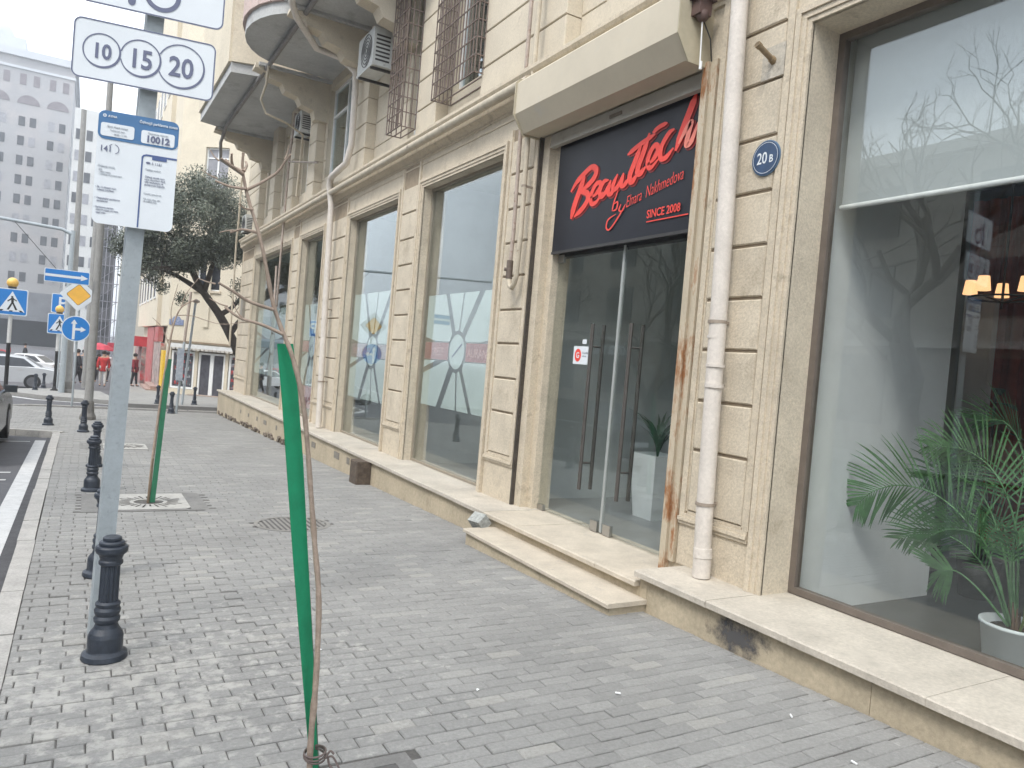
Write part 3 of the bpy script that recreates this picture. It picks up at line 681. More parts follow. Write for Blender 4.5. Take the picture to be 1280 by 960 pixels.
def grille(y0, y1, z0, z1, xf, xw, ny, label):
    m = MB(); r = .007
    t = thing('window_grille', label, 'window bars', (xw, (y0+y1)/2, z0), 'iron grilles on the upper windows')
    for i in range(ny+1):
        y = y0+(y1-y0)*i/ny; m.box(xf-r, xf+r, y-r, y+r, z0, z1)
    nx = max(1, int((xw-xf)/.06))
    for i in range(1, nx+1):
        x = xf+(xw-xf)*i/nx
        for y in (y0, y1): m.box(x-r, x+r, y-r, y+r, z0, z1)
    m.build('upright', IRON, t)
    m = MB(); z = z0
    while z <= z1:
        m.box(xf-r-.003, xf+r-.003, y0-r, y1+r, z-r, z+r)
        for y in (y0, y1): m.box(xf, xw, y-r-.002, y+r-.002, z-r, z+r)
        z += .22
    m.build('crossbar', IRON, t)
    m = MB()
    for i in range(3):
        x = xf+(xw-xf)*i/2; m.box(x-r, x+r, y0, y1, z0-r, z0+r)
    m.build('bottom_rail', IRON, t)
grille(8.5, 9.85, 5.24, 8.6, 3.98, 4.28, 15, 'wide rusty iron bars over the upper window nearest the shutter box')
grille(10.70, 11.3, 5.06, 7.4, 3.86, 4.10, 6, 'narrow iron cage of bars on the upper window left of the wide one')

# ---- balconies: slab, parapet, brackets
def balcony(poly, par_m, hh=1.3):
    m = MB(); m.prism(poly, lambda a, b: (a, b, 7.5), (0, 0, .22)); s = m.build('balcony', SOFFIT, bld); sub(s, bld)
    m = MB(); n = len(poly)
    for i in range(n-1):
        a, b = Vector((*poly[i], 0)), Vector((*poly[i+1], 0)); d = b-a
        nn = Vector((-d.y, d.x, 0)).normalized()*.06
        m.obox(((a.x+b.x)/2, (a.y+b.y)/2, 7.72+hh/2), d*.5, nn, (0, 0, hh/2))
    m.build('parapet', par_m, s)
balcony([(4.3, 16.9), (2.35, 17.5), (2.28, 22.0), (4.3, 22.7)], CREAM, 2.6)
arc = [(4.3, 13.55)]+[(3.25-1.02*math.cos(a), 14.95-1.42*math.sin(a)) for a in [R(70-i*14) for i in range(11)]]+[(4.3, 16.4)]
balcony(arc, PINK, 3.2)
balcony([(4.3, 9.2), (2.65, 11.6), (2.55, 13.3), (4.3, 13.5)], CREAM, 1.2)
for y in (13.5, 16.65, 22.3, 11.5):
    pr = [(4.3, 7.5), (2.7, 7.5), (2.68, 7.40), (2.92, 7.36), (3.0, 7.24), (3.25, 7.20), (3.33, 7.06), (3.6, 7.0), (3.68, 6.86), (3.95, 6.80), (4.0, 6.62), (4.3, 6.60)]
    m = MB(); m.prism(pr, lambda a, b, y=y: (a, y-.15, b), (0, .30, 0)); m.build('bracket', UPPER, bld)
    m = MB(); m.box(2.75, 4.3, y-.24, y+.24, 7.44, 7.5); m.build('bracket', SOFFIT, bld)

# ================================================================= THINGS ON THE FACADE
# roller shutter
rs = thing('roller_shutter', 'long cream metal roller shutter box over the shop door with rusty side rail', 'roller shutter', (4.1, 5.6, 4.05))
pr = [(4.12, 4.66), (3.80, 4.62), (3.76, 4.58), (3.76, 4.26), (3.88, 4.08), (4.12, 4.08)]
m = MB(); m.prism(pr, lambda a, b: (a, 4.44, b), (0, 2.50, 0)); m.build('housing', AWN, rs)
m = MB(); pr2 = [(4.12, 4.68), (3.79, 4.64), (3.745, 4.59), (3.745, 4.25), (3.875, 4.06), (4.12, 4.06)]
m.prism(pr2, lambda a, b: (a, 4.425, b), (0, .012, 0)); m.build('end_plate', AWND, rs); m = MB(); m.prism(pr2, lambda a, b: (a, 6.943, b), (0, .012, 0)); m.build('end_plate', AWND, rs)
m = MB(); m.box(4.125, 4.17, 4.44, 6.76, 3.96, 4.075); m.box(4.12, 4.175, 4.44, 6.76, 3.945, 3.962); m.build('bottom_slat', mat('slat', (.40, .38, .33), .6, .1, 6, stain=((.25, .2, .15), 8, .6)), rs)
m = MB(); m.box(4.112, 4.124, 5.55, 5.73, 4.0, 4.03); m.build('slat_handle', mat('handle_iron', (.2, .17, .14), .7, .2, 9), rs)
m = MB(); m.box(4.062, 4.097, 4.305, 4.352, .182, 4.10); m.box(4.075, 4.097, 4.3535, 4.385, .182, 4.10); m.box(4.05, 4.20, 4.386, 4.45, .10, 4.1); m.build('side_rail', RUST, rs)
m = MB(); m.box(4.085, 4.13, 6.90, 6.925, .10, 4.08); m.build('side_rail', mat('dark_gap_rail', (.06, .05, .04), .8, .3, 9), rs)
m = MB(); m.box(3.86, 3.98, 4.33, 4.425, 4.40, 4.52); m.box(3.83, 4.01, 4.31, 4.425, 4.515, 4.53); m.sphere((3.92, 4.36, 4.40), .05, 12, 8)
mo = m.build('motor', mat('motor_brown', (.10, .06, .05), .7, .3, 9), rs); sub(mo, rs)
m = MB(); m.tube([(3.92, 4.36, 4.38), (3.925, 4.35, 4.05), (3.93, 4.345, 4.02)], .006, 6); m.tube([(3.93, 4.345, 4.05), (3.93, 4.345, 3.99)], .012, 8); m.build('pull_cord', WHITEM, mo)
m = MB(); m.tube([(3.95, 4.38, 4.38), (4.02, 4.36, 4.25), (4.09, 4.40, 4.10)], .006, 6); m.build('cable', DARKM, mo)

# shop sign
sg = thing('shop_sign', 'black shop sign with red brush lettering above the glass door', 'shop sign', (4.2, 5.6, 2.83))
m = MB(); m.box(4.20, 4.29, 4.45, 6.675, 2.835, 4.09); m.build('panel', NAVY, sg)
m = MB(); m.box(4.19, 4.21, 4.45, 6.675, 2.815, 2.842); m.build('edge_strip', DARKM, sg)
LT = dict(B1=[(6.391, 3.432), (6.296, 3.518), (6.167, 3.585), (6.054, 3.623), (5.975, 3.579), (6.004, 3.506), (6.112, 3.446), (6.227, 3.406)],
B2=[(6.162, 3.554), (6.23, 3.426), (6.298, 3.296), (6.348, 3.15)], B3=[(6.207, 3.392), (6.102, 3.375), (6.081, 3.303), (6.165, 3.226), (6.296, 3.164)],
e=[(6.035, 3.316), (5.946, 3.341), (5.88, 3.398), (5.903, 3.446), (5.975, 3.423), (6.028, 3.334), (6.007, 3.257), (5.928, 3.26), (5.834, 3.342)],
a1=[(5.754, 3.443), (5.832, 3.437), (5.884, 3.36), (5.849, 3.297), (5.772, 3.351), (5.722, 3.437)], a2=[(5.722, 3.437), (5.746, 3.328), (5.702, 3.302), (5.649, 3.359)],
u1=[(5.62, 3.475), (5.677, 3.382), (5.655, 3.332), (5.582, 3.376), (5.53, 3.468)], u2=[(5.53, 3.468), (5.555, 3.371), (5.513, 3.349), (5.44, 3.406)],
t1=[(5.303, 3.686), (5.369, 3.556), (5.436, 3.424), (5.399, 3.363), (5.322, 3.421)], t2=[(5.204, 3.761), (5.265, 3.606), (5.329, 3.467), (5.294, 3.416), (5.218, 3.464)],
bar1=[(5.494, 3.626), (5.331, 3.683), (5.121, 3.733)], bar2=[(5.163, 3.752), (5.075, 3.784), (4.974, 3.794)],
e2=[(5.193, 3.477), (5.118, 3.515), (5.066, 3.582), (5.107, 3.635), (5.167, 3.586), (5.195, 3.495), (5.148, 3.442), (5.05, 3.501)],
c=[(4.877, 3.72), (4.948, 3.694), (5.025, 3.599), (5.025, 3.505), (4.959, 3.492), (4.868, 3.557)],
h1=[(4.645, 3.951), (4.7, 3.834), (4.765, 3.702), (4.839, 3.526)], h2=[(4.809, 3.579), (4.734, 3.678), (4.674, 3.73), (4.698, 3.636), (4.71, 3.549), (4.654, 3.569), (4.591, 3.709)])
m = MB(); md = MB(); mp_ = MB()
wd = dict(B1=.062, B2=.075, B3=.062, bar1=.05, bar2=.045, h1=.07, t1=.06, t2=.06)
for i, (k_, p_) in enumerate(LT.items()):
    x = 4.192-.0004*i
    brush(mp_ if k_ in ('h2',) else m, p_, wd.get(k_, .050), x-.003)
    brush(md, [(a-.012, b-.014) for a, b in p_], wd.get(k_, .050)+.012, 4.197-.0002*i)
md.build('lettering_shadow', REDD, sg); m.build('lettering', RED, sg); mp_.build('lettering', REDP, sg)
m = MB()
for i, p_ in enumerate([[(5.594, 3.331), (5.644, 3.218), (5.663, 3.136)], [(5.642, 3.199), (5.589, 3.209), (5.598, 3.146), (5.657, 3.135)], [(5.534, 3.183), (5.556, 3.131), (5.51, 3.115), (5.465, 3.173)],
                       [(5.465, 3.173), (5.548, 3.074), (5.67, 2.968), (5.728, 2.984), (5.714, 3.058), (5.597, 3.099)]]):
    brush(m, p_, .017, 4.19-.0004*i)
m.build('lettering', RED, sg)
rotb = Matrix.Rotation(R(8), 3, 'X').inverted() @ FX.to_matrix()
# baseline climbs towards smaller Y
rotb = Matrix.Rotation(R(-10.5), 3, 'X') @ FX.to_matrix()
text('Elnara  Nakhmedova', .150, RED, (4.190, 5.46, 3.135), rotb, sg, shear=.45, sx=.60, off=-.0015)
text('Since 2008'.upper(), .100, RED, (4.190, 5.15, 3.0), Matrix.Rotation(R(-1), 3, 'X') @ FX.to_matrix(), sg, sx=.86, off=.0015)
text('S', .12, RED, (4.1895, 5.155, 2.998), FX, sg, sx=.8, off=.002) if False else None
m = MB(); m.box(4.188, 4.191, 4.62, 5.145, 2.962, 2.972); m.build('underline', RED, sg)

# house number plate
hp = thing('house_number_plate', 'round blue enamel plate numbered 20B on the stone pier', 'number plate', (4.06, 3.74, 3.22))
m = MB(); k = 40; disc = lambda r: [(3.74+r*math.cos(2*math.pi*i/k), 3.22+r*math.sin(2*math.pi*i/k)) for i in range(k)]
m.prism(disc(.125), lambda a, b: (4.066, a, b), (.012, 0, 0)); m.build('rim', mat('plate_rim', (.12, .2, .3), .5, .1, 8), hp)
m = MB(); m.prism(disc(.118), lambda a, b: (4.061, a, b), (.006, 0, 0)); m.build('plate', BLUE, hp)
m = MB()
for i in range(k):
    a0, a1 = 2*math.pi*i/k, 2*math.pi*(i+1)/k
    m.add([(4.0595, 3.74+r*math.cos(a), 3.22+r*math.sin(a)) for r, a in ((.106, a0), (.109, a0), (.109, a1), (.106, a1))], [(0, 1, 2, 3)])
m.build('ring', SIGNW, hp)
text('20', .115, SIGNW, (4.059, 3.815, 3.182), FX, hp, sx=.8, off=.001); text('B', .075, SIGNW, (4.059, 3.705, 3.182), FX, hp, sx=.85, off=.001)
# pipe stub
m = MB(); m.tube([(4.1, 3.76, 3.90), (3.9, 3.76, 3.98)], .020, 12); m.tube([(4.095, 3.76, 3.902), (4.05, 3.76, 3.92)], .026, 12); m.tube([(3.93, 3.76, 3.968), (3.9, 3.76, 3.98)], .024, 12)
tag(m.build('pipe_stub', mat('stub_brown', (.26, .19, .11), .8, .3, 12)), 'short brown pipe stub sticking out above the number plate', 'pipe')
m = MB(); m.box(4.074, 4.079, 3.66, 3.86, 3.79, 4.02)
m.build('mortar_patch', mat('mortar_patch', (.47, .43, .36), .95, .2, 12, .5, 40, stain=((.12, .11, .10), 14, .62)), bld)
# downpipes
def pipe(name, label, pts, r, m_, cat, collars=(), clamps=(), grp=None, n=16):
    t = thing(name, label, cat, pts[-1], grp)
    m = MB(); m.tube(pts, r, n); m.build('pipe', m_, t)
    if collars:
        for p, q, s in collars: m = MB(); m.tube([p, q], r*s, n); m.build('collar', m_, t)
    if clamps:
        for (x, y, z) in clamps:
            m = MB(); m.tube([(x, y, z-.012), (x, y, z+.012)], r*1.12, n); m.box(x, WX-.01, y-.012, y+.012, z-.010, z+.010)
            m.build('clamp', mat('clamp', (.30, .25, .2), .7, .2, 12), t)
    return t
pipe('drainpipe', 'thick off-white drainpipe beside the shop door with peeling foot', [(3.97, 4.04, 6.2), (3.97, 4.035, 4.41), (3.97, 3.97, 2.42), (3.97, 3.92, .62), (3.97, 3.90, .185)], .062, PIPEW, 'drainpipe',
     collars=[((3.97, 3.945, 1.74), (3.97, 3.945, 1.72), 1.13), ((3.97, 3.94, 1.60), (3.97, 3.94, 1.57), 1.13), ((3.97, 3.962, 1.95), (3.97, 3.962, 1.93), 1.08), ((3.97, 3.905, .40), (3.97, 3.90, .33), 1.1), ((3.97, 3.90, .33), (3.97, 3.9, .19), 1.04)],
     clamps=[(3.97, 3.965, 2.05), (3.97, 3.925, .72)])
pipe('drainpipe', 'cream drainpipe that swings down from the balconies between the middle windows', [(2.55, 12.6, 7.42), (2.6, 12.9, 7.34), (2.75, 13.15, 7.22), (3.3, 13.9, 7.1), (3.7, 13.75, 7.0), (3.96, 13.58, 6.75), (3.96, 13.5, 6.4), (3.96, 13.48, 5.4), (3.93, 13.6, 5.08), (3.86, 13.85, 4.98), (3.86, 14.3, 4.93), (3.88, 14.45, 4.8), (3.93, 14.4, 4.4), (3.95, 14.15, .11)], .058, PIPEW, 'drainpipe',
     collars=[((3.96, 13.50, 6.38), (3.96, 13.5, 6.30), 1.12), ((3.945, 14.28, 2.2), (3.945, 14.28, 2.12), 1.12), ((3.945, 14.24, 1.5), (3.945, 14.24, 1.42), 1.12)], clamps=[(3.945, 14.2, 1.0), (3.945, 14.30, 2.4)])
pipe('gas_pipe', 'thick cream gas pipe running along the cornice', [(3.905, 23.9, 4.66), (3.905, 6.95, 4.66)], .055, PIPEC, 'gas pipe', clamps=[(3.905, 10.3, 4.66), (3.905, 14.9, 4.66), (3.905, 19, 4.66)])
pipe('gas_pipe', 'rust-brown gas riser ending in a valve left of the shop door', [(3.97, 7.17, 8), (3.97, 7.16, 4.2), (3.97, 7.13, 3.07), (3.97, 7.15, 2.62)], .022, PIPER, 'gas pipe', clamps=[(3.97, 7.15, 3.5)])
m = MB(); m.tube([(3.97, 7.15, 2.76), (3.97, 7.15, 2.56)], .036, 10); m.tube([(3.97, 7.15, 2.66), (3.92, 7.18, 2.66)], .02, 8)
tag(m.build('gas_valve', mat('valve', (.13, .10, .08), .7, .3, 20)), 'dark brass valve on the rust-brown riser by the shop door', 'valve')
pipe('gas_pipe', 'cream U-bent gas riser beside the rust-brown one', [(3.97, 6.99, 8), (3.97, 6.99, 4.1), (3.97, 6.97, 3.05), (3.97, 6.99, 2.58), (3.97, 7.02, 2.50), (3.97, 7.07, 2.455), (3.97, 7.12, 2.48), (3.97, 7.15, 2.56)], .028, PIPEC, 'gas pipe', clamps=[(3.97, 6.98, 3.55)])
pipe('gas_pipe', 'thin pinkish riser with a looped end by the farthest window', [(3.97, 18.3, 7.2), (3.97, 18.6, 6.2), (3.97, 18.7, 4.2), (3.97, 18.75, 2.6), (3.97, 18.9, 2.52), (3.97, 19.05, 2.6), (3.97, 19.1, 3.6)], .028, PIPER, 'gas pipe')
pipe('gas_pipe', 'thin pipe dropping down the far corner of the building', [(3.9, 24.85, 6.8), (3.9, 24.85, 5.4), (3.9, 25.0, 4.9), (3.9, 24.85, 2.4), (3.9, 24.8, 1.5)], .030, PIPEC, 'gas pipe')
pipe('drainpipe', 'long dark pipe slung under the balcony soffits', [(2.95, 12.6, 7.44), (2.93, 13.9, 7.42), (2.88, 21.5, 7.40), (2.95, 22.9, 7.28), (3.1, 23.8, 7.0), (3.9, 24.8, 6.9)], .045, mat('dark_pipe', (.22, .21, .20), .7, .2, 10), 'drainpipe', collars=[((2.91, 16.6, 7.41), (2.91, 16.9, 7.41), 1.25), ((2.89, 20.0, 7.41), (2.89, 20.15, 7.41), 1.25)])
pipe('drainpipe', 'thin bent pipe looping below the middle balcony', [(2.9, 16.2, 7.42), (2.9, 16.3, 7.05), (2.9, 16.8, 6.85), (3.0, 16.7, 6.55), (3.5, 16.9, 6.5), (3.95, 17.3, 6.45), (3.98, 17.5, 5.9), (3.98, 17.6, 5.1)], .024, PIPEC, 'drainpipe')
m = MB(); m.tube([(3.98, 18.6, 6.1), (3.98, 15.9, 5.55)], .022, 8)
tag(m.build('iron_bar', mat('bar', (.3, .26, .22), .8, .2, 8)), 'slanting iron bar fixed across the upper wall', 'metal bar')

# air conditioners
def aircon(c, w_, d_, h_, label):
    t = thing('air_conditioner', label, 'air conditioner', (c[0], c[1], c[2]), 'air conditioners under the balconies')
    x, y, z = c; m = MB(); AC = mat('ac_casing', (.50, .51, .49), .6, .12, 8, stain=((.30, .29, .27), 8, .58))
    m.box(x, x+d_, y, y+w_, z, z+h_); m.box(x-.01, x+.02, y-.01, y+w_+.01, z-.01, z+.03); m.build('casing', AC, t)
    m = MB(); cy, cz, r = y+w_*.42, z+h_*.5, h_*.42
    for j in range(5):
        rr = r*(j+1)/5; m.tube([(x-.012, cy+rr*math.cos(a), cz+rr*math.sin(a)) for a in [2*math.pi*i/20 for i in range(21)]], .006, 4, False)
    m.build('fan_guard', DARKM, t)
    m = MB()
    for i in range(7): m.box(x+.04, x+d_-.04, y-.004, y, z+.08+i*(h_-.16)/7, z+.08+(i+.45)*(h_-.16)/7)
    m.build('vent', DARKM, t)
    m = MB(); m.box(x, WX+.19, y+.08, y+.12, z-.04, z); m.build('bracket', DARKM, t); m = MB(); m.box(x, WX+.19, y+w_-.12, y+w_-.08, z-.04, z); m.build('bracket', DARKM, t)
aircon((3.72, 11.85, 6.30), .8, .32, .62, 'dirty white air conditioner under the nearest balcony')
aircon((3.95, 17.6, 6.60), .6, .26, .5, 'small air conditioner above the slanting bar on the upper wall')
aircon((3.9, 23.6, 5.0), .6, .26, .5, 'small air conditioner on the far corner of the upper wall')

# brown stone block, loose stone
m = MB(); m.bev(3.44, 3.655, 10.18, 10.5, gz(10.3)-.02, .055, .015)
tag(m.build('stone_block', mat('brown_stone', (.10, .075, .055), .9, .35, 14, .6, 30)), 'dark brown stone block standing against the plinth under the ledge', 'stone block')
m = MB(); m.obox((3.52, 6.52, .02), (.055, .03, .035), (-.02, .085, .0), (-.035, 0, .045))
tag(m.build('loose_stone', mat('loose_stone', (.33, .34, .32), .9, .3, 20, .6, 40)), 'loose grey stone leaning on the left end of the step', 'stone')

# electric box near corner on far pier
m = MB(); m.box(4.0, 4.075, 23.6, 23.95, 2.35, 2.95); tag(m.build('meter_box', mat('meter', (.27, .25, .21), .7, .1, 9)), 'small grey meter box on the far corner pier', 'meter box')

# ================================================================= BEHIND THE GLASS
pl = thing('potted_palm', 'palm with long feathery fronds in a white pot behind the big window', 'potted plant', (5.12, 2.33, 0))
m = MB(); c = (5.12, 2.33, 0)
m.lathe([(.14, .0), (.175, .02), (.205, .245), (.215, .25), (.215, .27), (.195, .27), (.185, .23), (.01, .23)], c, 28); m.build('pot', POTM, pl)
m = MB(); m.lathe([(.19, .215), (.15, .235), (.02, .24)], c, 20); m.build('soil', SOIL, pl)
def frond(m, base, d0, length, droop, nl=26, ll=.34, wid=.016, vee=.5, seed=0):
    rnd = random.Random(seed); p = Vector(base); d = Vector(d0).normalized(); pts = [p.copy()]; n = 22
    for i in range(n):
        d = (d+Vector((0, 0, -droop*(.4+1.6*i/n)/n))).normalized(); p = p+d*length/n; pts.append(p.copy())
    m.tube(pts, [.008*(1-.8*i/n) for i in range(n+1)], 5, False)
    for k in range(nl):
        t = .30+.70*k/(nl-1); i = min(int(t*n), n-1); q = pts[i].lerp(pts[i+1], t*n-i); dd = (pts[min(i+1, n)]-pts[max(i-1, 0)]).normalized()
        side = dd.cross(Vector((0, 0, 1))).normalized(); upv = side.cross(dd).normalized()
        L_ = ll*(.45+.55*math.sin(math.pi*min(1, .25+.8*(t-.3)/.7)))*rnd.uniform(.85, 1.1)
        for s in (-1, 1):
            dv = (side*s*.75+dd*(.55+.5*(t-.3))+upv*(vee*.4)+Vector((rnd.uniform(-.08, .08), rnd.uniform(-.08, .08), rnd.uniform(-.08, .08)))).normalized()
            a = q.copy(); ws = (upv*.35+dd*.9).normalized(); ns = 5; vs = []
            for j in range(ns+1):
                u = j/ns; ww = wid*math.sin(math.pi*(.12+.86*u))*.6; vs += [a+ws*ww, a-ws*ww]
                dv = (dv+Vector((0, 0, -.16-.05*droop))*(u)).normalized(); a = a+dv*L_/ns
            m.add(vs, [(2*j, 2*j+1, 2*j+3, 2*j+2) for j in range(ns)])
def frond2(m, pts, ll, roll, nl=30, t0=.3, wid=.020, seed=0, fan=.6):
    rnd = random.Random(seed); s_ = spline(pts, 8); n = len(s_)-1
    m.tube(s_, [.009*(1-.75*i/n) for i in range(n+1)], 5, False)
    for k in range(nl):
        t = t0+(1-t0)*k/(nl-1); i = min(int(t*n), n-1); q = s_[i].lerp(s_[i+1], t*n-i); dd = (s_[i+1]-s_[i]).normalized()
        side = dd.cross(Vector((0, 0, 1))); side = side.normalized() if side.length > .05 else Vector((1, 0, 0))
        side = Matrix.Rotation(roll, 3, dd) @ side; upv = side.cross(dd).normalized(); u_ = (t-t0)/(1-t0)
        L_ = ll*(.55+.45*math.sin(math.pi*min(1, .15+.95*u_)))*rnd.uniform(.88, 1.08)*(1-.35*max(0, u_-.8)/.2)
        for sg_ in (-1, 1):
            dv = (side*sg_*(1.0-.35*u_)+dd*(fan+.7*u_*u_)+upv*.12+Vector((rnd.gauss(0, .05), rnd.gauss(0, .05), rnd.gauss(0, .05)))).normalized()
            a = q.copy(); ns = 6; vs = []
            ws = dd.cross(dv).cross(dv).normalized()
            for j in range(ns+1):
                u = j/ns; ww = wid*.5*math.sin(math.pi*(.10+.88*u))**.7; vs += [a+ws*ww, a-ws*ww]
                dv = (dv+Vector((0, 0, -.11*u))).normalized(); a = a+dv*L_/ns
            m.add(vs, [(2*j, 2*j+1, 2*j+3, 2*j+2) for j in range(ns)])
FR = [([(5.10, 2.38, .25), (5.05, 2.45, .55), (5.0, 2.62, .83), (5.0, 2.85, .98), (5.0, 3.10, 1.00), (5.0, 3.30, .92), (5.0, 3.42, .80)], .44, 1.25, 34, .30, .6),
      ([(5.12, 2.36, .25), (5.10, 2.45, .7), (5.12, 2.62, 1.02), (5.16, 2.85, 1.12), (5.2, 3.05, 1.05)], .38, .9, 28, .3, .6),
      ([(5.12, 2.30, .25), (5.05, 2.28, .7), (4.95, 2.25, 1.05), (4.88, 2.12, 1.15), (4.85, 1.95, 1.0), (4.84, 1.85, .8)], .36, .6, 24, .45, .6),
      ([(5.10, 2.34, .25), (5.15, 2.42, .8), (5.25, 2.45, 1.25), (5.3, 2.6, 1.5), (5.3, 2.8, 1.5)], .36, .8, 26, .35, .6),
      ([(5.10, 2.38, .24), (5.0, 2.50, .42), (4.96, 2.64, .52), (4.95, 2.75, .50)], .30, 1.2, 15, .75, .5),
      ([(5.15, 2.36, .24), (5.2, 2.45, .6), (5.35, 2.6, .85), (5.5, 2.8, .8)], .34, .3, 22, .35, .6),
      ([(5.08, 2.30, .24), (4.98, 2.2, .5), (4.90, 2.05, .62), (4.88, 1.9, .55)], .30, .9, 18, .4, .6),
      ([(5.12, 2.28, .25), (5.12, 2.1, .8), (5.12, 1.95, 1.15), (5.1, 1.7, 1.2)], .40, .8, 24, .35, .6),
      ([(5.09, 2.35, .24), (4.98, 2.42, .55), (4.92, 2.50, .78), (4.85, 2.65, .80), (4.82, 2.8, .70)], .32, .7, 22, .4, .6),
      ([(5.16, 2.33, .25), (5.25, 2.25, .8), (5.4, 2.15, 1.2), (5.6, 2.1, 1.3)], .36, .5, 22, .35, .6),
      ([(5.10, 2.38, .25), (5.10, 2.5, .5), (5.08, 2.68, .68), (5.06, 2.9, .72), (5.05, 3.1, .62)], .34, 1.0, 26, .3, .6),
      ([(5.12, 2.34, .25), (5.1, 2.38, .8), (5.06, 2.5, 1.15), (5.05, 2.7, 1.3), (5.05, 2.95, 1.3)], .34, 1.2, 26, .4, .6),
      ([(5.10, 2.35, .24), (5.0, 2.35, .6), (4.92, 2.3, .85), (4.86, 2.2, .9)], .32, .9, 20, .4, .6)]
for i, (p_, ll_, ro_, nl_, t0_, fa_) in enumerate(FR):
    m = MB(); frond2(m, p_, ll_, ro_, int(nl_*1.1), t0_, .0135, i, fa_)
    m.build('frond', PALM2 if i in (2, 6) else PALM, pl, recalc=False)
m = MB()
for i in range(14):
    a = random.uniform(0, 6.28); m.tube([(c[0]+.04*math.cos(a), c[1]+.04*math.sin(a), .22), (c[0]+.07*math.cos(a), c[1]+.07*math.sin(a), .30+.14*random.random())], [.014, .004], 6)
m.build('stem', mat('palm_stem', (.16, .10, .06), .9, .3, 14), pl)
# rubber plant further in
t = thing('leafy_plant', 'tall dark plant with broad leaves deep inside the shop', 'potted plant', (6.6, 3.35, 0))
m = MB(); m.tube([(6.6, 3.35, .3), (6.62, 3.36, 1.75)], .012, 6); m.build('stem', BARK, t)
m = MB(); m.lathe([(.13, 0), (.17, .32), (.15, .32), (.01, .3)], (6.6, 3.35, 0), 18); m.build('pot', DARKM, t)
m = MB()
for k in range(9):
    a = k*2.4; z = .8+.12*k; u = Vector((math.cos(a), math.sin(a), .15)); v = Vector((-u.y, u.x, 0)); p = Vector((6.61, 3.355, z))
    vs = []
    for j in range(7):
        s = j/6; wv = .05*math.sin(math.pi*s); q = p+u*(.28*s)+Vector((0, 0, -.10*s*s)); vs += [q+v*wv, q-v*wv]
    m.add(vs, [(2*j, 2*j+1, 2*j+3, 2*j+2) for j in range(6)])
m.build('leaf', mat('dark_leaf', (.02, .04, .025), .4, .2, 8), t, recalc=False)
# chandelier
ch = thing('chandelier', 'lit chandelier with small warm cream shades inside the shop', 'ceiling lamp', (7.2, 3.78, 4.3))
m = MB(); cc = (7.2, 3.78)
rg = .27
cc = (7.2, 3.68)
m.tube([(cc[0]+rg*math.cos(a), cc[1]+rg*math.sin(a), 2.60) for a in [2*math.pi*i/24 for i in range(25)]], .010, 6, False)
m.tube([(cc[0], cc[1], 2.5), (cc[0], cc[1], 4.3)], .012, 8)
for k in range(5):
    a = 2*math.pi*k/5+.5; m.tube([(cc[0], cc[1], 2.56), (cc[0]+rg*math.cos(a), cc[1]+rg*math.sin(a), 2.60)], .008, 6)
m.build('frame', DARKM, ch)
for k in range(5):
    a = 2*math.pi*k/5+.5; m = MB(); m.lathe([(.062, 0), (.045, .13), (.043, .13), (.060, .002)], (cc[0]+rg*math.cos(a), cc[1]+rg*math.sin(a), 2.64), 18); m.build('lamp_shade', SHADE, ch)
# tall planter inside the door
t = thing('planter', 'tall tapered white planter standing inside the glass door', 'planter', (5.45, 6.15, .085))
m = MB(); x, y = 5.45, 6.15
vs = [(x+sx*a, y+sy*a, z) for z, a in ((.085, .15), (.78, .21), (.78, .185), (.70, .18)) for sx, sy in ((-1, -1), (1, -1), (1, 1), (-1, 1))]
m.add(vs, [(4*k+i, 4*k+(i+1) % 4, 4*k+4+(i+1) % 4, 4*k+4+i) for k in range(3) for i in range(4)]+[(12, 13, 14, 15)]); m.build('pot', POTM, t)
m = MB()
for k in range(26):
    a = random.uniform(0, 6.28); l_ = random.uniform(.4, .75); u = Vector((math.cos(a), math.sin(a), 0)); v = Vector((-u.y, u.x, 0)); vs = []; p = Vector((x, y, .72))
    for j in range(6):
        s = j/5; q = p+u*(l_*.55*s*s+.03*s)+Vector((0, 0, l_*(1.15*s-.45*s*s))); wv = .018*math.sin(math.pi*(.1+.85*s)); vs += [q+v*wv, q-v*wv]
    m.add(vs, [(2*j, 2*j+1, 2*j+3, 2*j+2) for j in range(5)])
m.build('foliage', mat('planter_leaf', (.03, .09, .045), .5, .3, 9), t, recalc=False)

# ================================================================= NEAR STREET FURNITURE
# bollards
bg_ = 'cast iron bollards'
pb = proto('bollard', 'nearest black fluted bollard standing at the foot of the parking sign post', 'bollard', bg_)
m = MB(); m.lathe([(.105, .0), (.112, .012), (.108, .035), (.088, .048), (.085, .055), (.085, .125), (.078, .145), (.060, .17), (.052, .195)], n=40, sm=False); m.build('base', BOLL, pb)
m = MB(); m.lathe([(.052, .19), (.062, .205), (.064, .22), (.055, .235), (.062, .25), (.064, .265), (.055, .28), (.060, .29), (.060, .30), (.050, .31)], n=40, sm=False)
m.lathe([(.049, .305), (.047, .31), (.046, .50), (.05, .505)], n=32, sm=False, flute=(.30, .502))
m.build('shaft', BOLL, pb)
m = MB(); m.lathe([(.050, .50), (.058, .508), (.058, .522), (.052, .53), (.060, .555), (.074, .568), (.078, .578), (.078, .596), (.072, .604), (.060, .606), (.062, .612), (.062, .622), (.056, .628), (.044, .630), (.045, .636), (.045, .646), (.036, .652), (.001, .652)], n=40, sm=False); m.build('cap', BOLL, pb)
m = MB()
mm = m
